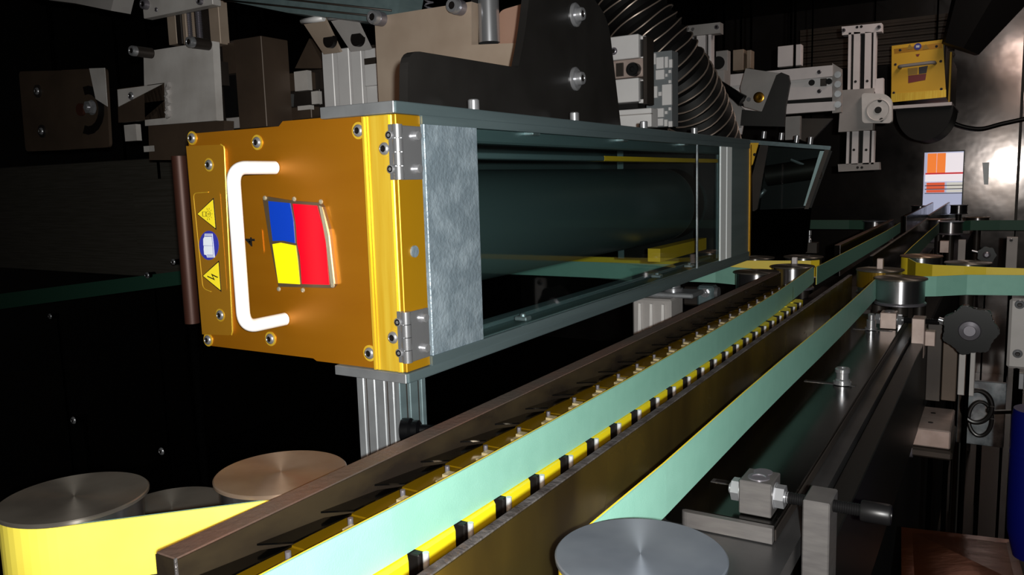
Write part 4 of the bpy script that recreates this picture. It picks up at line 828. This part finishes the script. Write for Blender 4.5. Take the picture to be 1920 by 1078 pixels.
# far yellow lamp
def far_lamp():
    Y = 3.5; t = thing('far_lamp_housing', 'small yellow-fronted lamp housing hanging in the far upper right', 'lamp housing', onY(1722, 215, Y)); q = lambda a, b, d=0: onY(a, b, Y)+Vector((0, -d, 0))
    MB().prism([q(1672, 86), q(1768, 74), q(1774, 180), q(1671, 190)], (0, .008, 0)).build('front_plate', 'yellow_lamp', t)
    MB().prism([q(1671, 176, .003), q(1774, 168, .003), q(1774, 182, .003), q(1671, 192, .003)], (0, .008, 0)).build('lower_strip', 'gold_bright', t)
    MB().prism([q(1676, 92, .001), q(1766, 80, .001), q(1767, 90, .001), q(1677, 101, .001)], (0, .001, 0)).build('label_panel', 'gold_panel', t)
    for x in (1706, 1736): MB().prism([q(x-6, 93, .004), q(x, 82.5, .004), q(x+6, 91.5, .004)], (0, .002, 0)).build('warning_triangle', 'olive', t)
    p = q(1721, 87.5, .003); MB().cyl(p, p+Vector((0, -.002, 0)), .0125, seg=24).build('instruction_disc', 'sign_blue', t)
    MB().box(p.x-.006, p.x+.006, Y-.0065, Y-.005, p.z-.004, p.z+.004).build('open_book', 'sign_white', t)
    MB().prism([q(1717, 102, .002), q(1725, 101, .002), q(1722, 106, .002), q(1719, 106, .002)], (0, .001, 0)).build('number_plate', 'dark_red', t)
    MB().tube(round_poly([q(1688, 127, 0), q(1688, 127, .045), q(1753, 119, .045), q(1753, 119, 0)], [0, .015, .015, 0]), .0065, 12).build('handle', 'grey_cast', t)
    MB().prism([q(1702, 128, .002), q(1721, 126, .002), q(1720, 139, .002), q(1703, 141, .002)], (0, .001, 0)).build('emblem_field', 'olive', t)
    MB().prism([q(1723, 126, .002), q(1740, 123, .002), q(1737, 137, .002), q(1723, 139, .002)], (0, .001, 0)).build('emblem_field', 'dark_logo_blue', t)
    MB().prism([q(1703, 142, .002), q(1737, 138, .002), q(1735, 150, .002), q(1703, 156, .002)], (0, .001, 0)).build('emblem_field', 'dark_red', t)
    for px, py in ((1688, 94), (1756, 87), (1679, 121), (1764, 115), (1676, 174), (1765, 167)): screw(t, q(px, py, .002), (0, -1, 0), .005, 'button', 'dark_chrome')
    x0, x1, z0, z1 = rectY(1676, 84, 1771, 184, Y)
    MB().box(x0, x1, Y+.008, Y+.9, z0+.01, z1-.004, .003).build('case', 'dark_steel', t); support(t, x1-.05, Y+.3, z1-.005)
    MB().box(x1, x1+.006, Y+.3, Y+.36, z0, z1).build('gold_clip', 'yellow_lamp', t)
    # frame and black reflector beneath
    fz = q(1725, 196).z; fw = [(x0+.01, Y-.02), (x1+.02, Y-.02), (x1+.02, Y+.5), (x0+.01, Y+.5)]
    f = MB(); f.box(x0, x1+.03, Y-.03, Y-.01, fz-.012, fz).box(x1+.01, x1+.03, Y-.01, Y+.5, fz-.012, fz).box(x0, x0+.02, Y-.01, Y+.5, fz-.012, fz).box(x0, x1+.03, Y+.5, Y+.52, fz-.012, fz); f.build('lower_frame', 'slide_alu', t)
    cx = onY(1733, 200, Y).x; b = MB(); pts = [Vector((cx+.098*math.cos(a), Y, fz-.012+.125*math.sin(a))) for a in [PI+PI*k/24 for k in range(25)]]; b.prism(pts, (0, .35, 0)); b.build('reflector', 'rubber', t)
far_lamp()
# second lamp right behind the first one
def mid_lamp():
    t = thing('tilted_lamp_housing', 'dark tilted lamp housing with glass side right behind the main one', 'lamp housing', onY(1460, 480, 2.2)); Y = 2.2
    q = lambda a, b, d=0: onY(a, b, Y)+Vector((0, d, 0))
    Q = [q(1424, 268), q(1557, 274), q(1512, 392), q(1408, 400)]
    MB().prism([q(1404, 262), q(1558, 274), q(1556, 281), q(1404, 270)], (-.02, .12, 0)).build('top_beam', 'alu_beam', t)
    MB().prism([q(1425, 272), q(1440, 273), q(1420, 392), q(1411, 398), q(1410, 330)], (-.02, .1, 0)).build('left_frame', 'dark_steel', t)
    MB().prism([q(1546, 281), q(1555, 281), q(1516, 392), q(1508, 392)], (-.02, .1, 0)).build('right_frame', 'dark_steel', t)
    MB().prism([q(1536, 283, .01), q(1545, 283, .01), q(1513, 386, .01), q(1505, 386, .01)], (0, .004, 0)).build('bright_edge', 'bright_face', t)
    MB().prism([q(1428, 274, .004), q(1546, 282, .004), q(1508, 388, .004), q(1412, 396, .004)], (0, .002, 0)).build('window_pane', 'glass', t)
    MB().prism([q(1425, 274, .08), q(1550, 282, .08), q(1510, 392, .08), q(1410, 398, .08)], (-.01, .02, 0)).build('back_wall', 'deep_steel', t)
    MB().cyl(q(1430, 330, .05), q(1530, 315, .05), .028, seg=24).build('lamp_tube', 'dark_steel', t)
    MB().tube([q(1478, 299, .03), q(1520, 316, .03), q(1530, 318, .03)], .004, 8).build('inner_rod', 'alu', t); MB().tube([q(1418, 372, .02), q(1432, 355, .02)], .006, 8).build('inner_rod', 'alu', t)
    MB().prism([q(1409, 268, -.01), q(1424, 268, -.01), q(1413, 308, -.01), q(1409, 312, -.01)], (0, .004, 0)).build('gold_corner', 'yellow_lamp', t)
    MB().prism([q(1404, 268, -.012), q(1408, 268, -.012), q(1405, 480, -.012), q(1402, 480, -.012)], (0, .01, 0)).build('gold_edge', 'gold_side', t)
    MB().prism([q(1409, 396), q(1512, 392), q(1505, 478), q(1408, 478)], (-.01, .12, 0)).build('lower_cover', 'void_black', t)
    for px, py in ((1428, 253), (1461, 256), (1490, 261), (1516, 264)):
        p = q(px, py+6, .02); MB().lathe(p, (.1, 0, 1), [(.0065, 0), (.0065, .018), (.004, .019)], 16).build('cap_bolt', 'bolt', t)
    MB().cyl(q(1417, 290, -.012), q(1417, 290, -.006), .004).build('hole', 'socket', t)
mid_lamp()
slab('idler_mount', (1508, 455, 1532, 475), 2.3, .03, 'dark_steel', 'small dark block with upright pin below the tilted lamp', 'mount')
p = onY(1516, 456, 2.3); tag(MB().lathe((p.x, 2.31, p.z), (0, 0, 1), [(.006, 0), (.006, .01), (.004, .012), (.004, .02), (.0055, .022), (.0055, .034)], 16).build('upright_pin', 'bolt'), 'upright shiny pin on the small dark block below the tilted lamp', 'pin')
# black chute at the upper right
a, b = onY(1960, -60, 3.6), onY(1790, 88, 3.6)
d = (b-a); tag(MB().tube([onY(1900, -90, 3.4), onY(1850, 0, 3.4), onY(1800, 92, 3.4)], .14, 6, rf=lambda k: (.16, .125, .07)[k]).build('exhaust_duct', 'rubber'), 'black faceted exhaust duct slanting down at the upper right', 'duct')
# dim ribbed tray behind the yellow lamp and column slide
t = thing('louvre_panel', 'dim slatted panel behind the column slide and far yellow lamp', 'panel', onY(1700, 120, 4.4))
boxY(MB(), 1500, 40, 1790, 122, 4.42, .02).build('back', 'brown_steel', t)
for k in range(7): boxY(MB(), 1500, 46+k*11, 1790, 52+k*11, 4.4, .02, .002).build('slat', 'brown_steel', t)
q = onY(1640, 42, 4.42); support(t, q.x, 4.43, q.z)
# sample strip taped to the wall
tag(MB().prism([onY(1842, 305, 5.38), onY(1855, 304, 5.38), onY(1853, 346, 5.38), onY(1845, 346, 5.38)], (0, .01, 0)).build('wall_tag', 'bright_face'), 'small pale narrow tag fixed to the shiny far wall', 'tag')
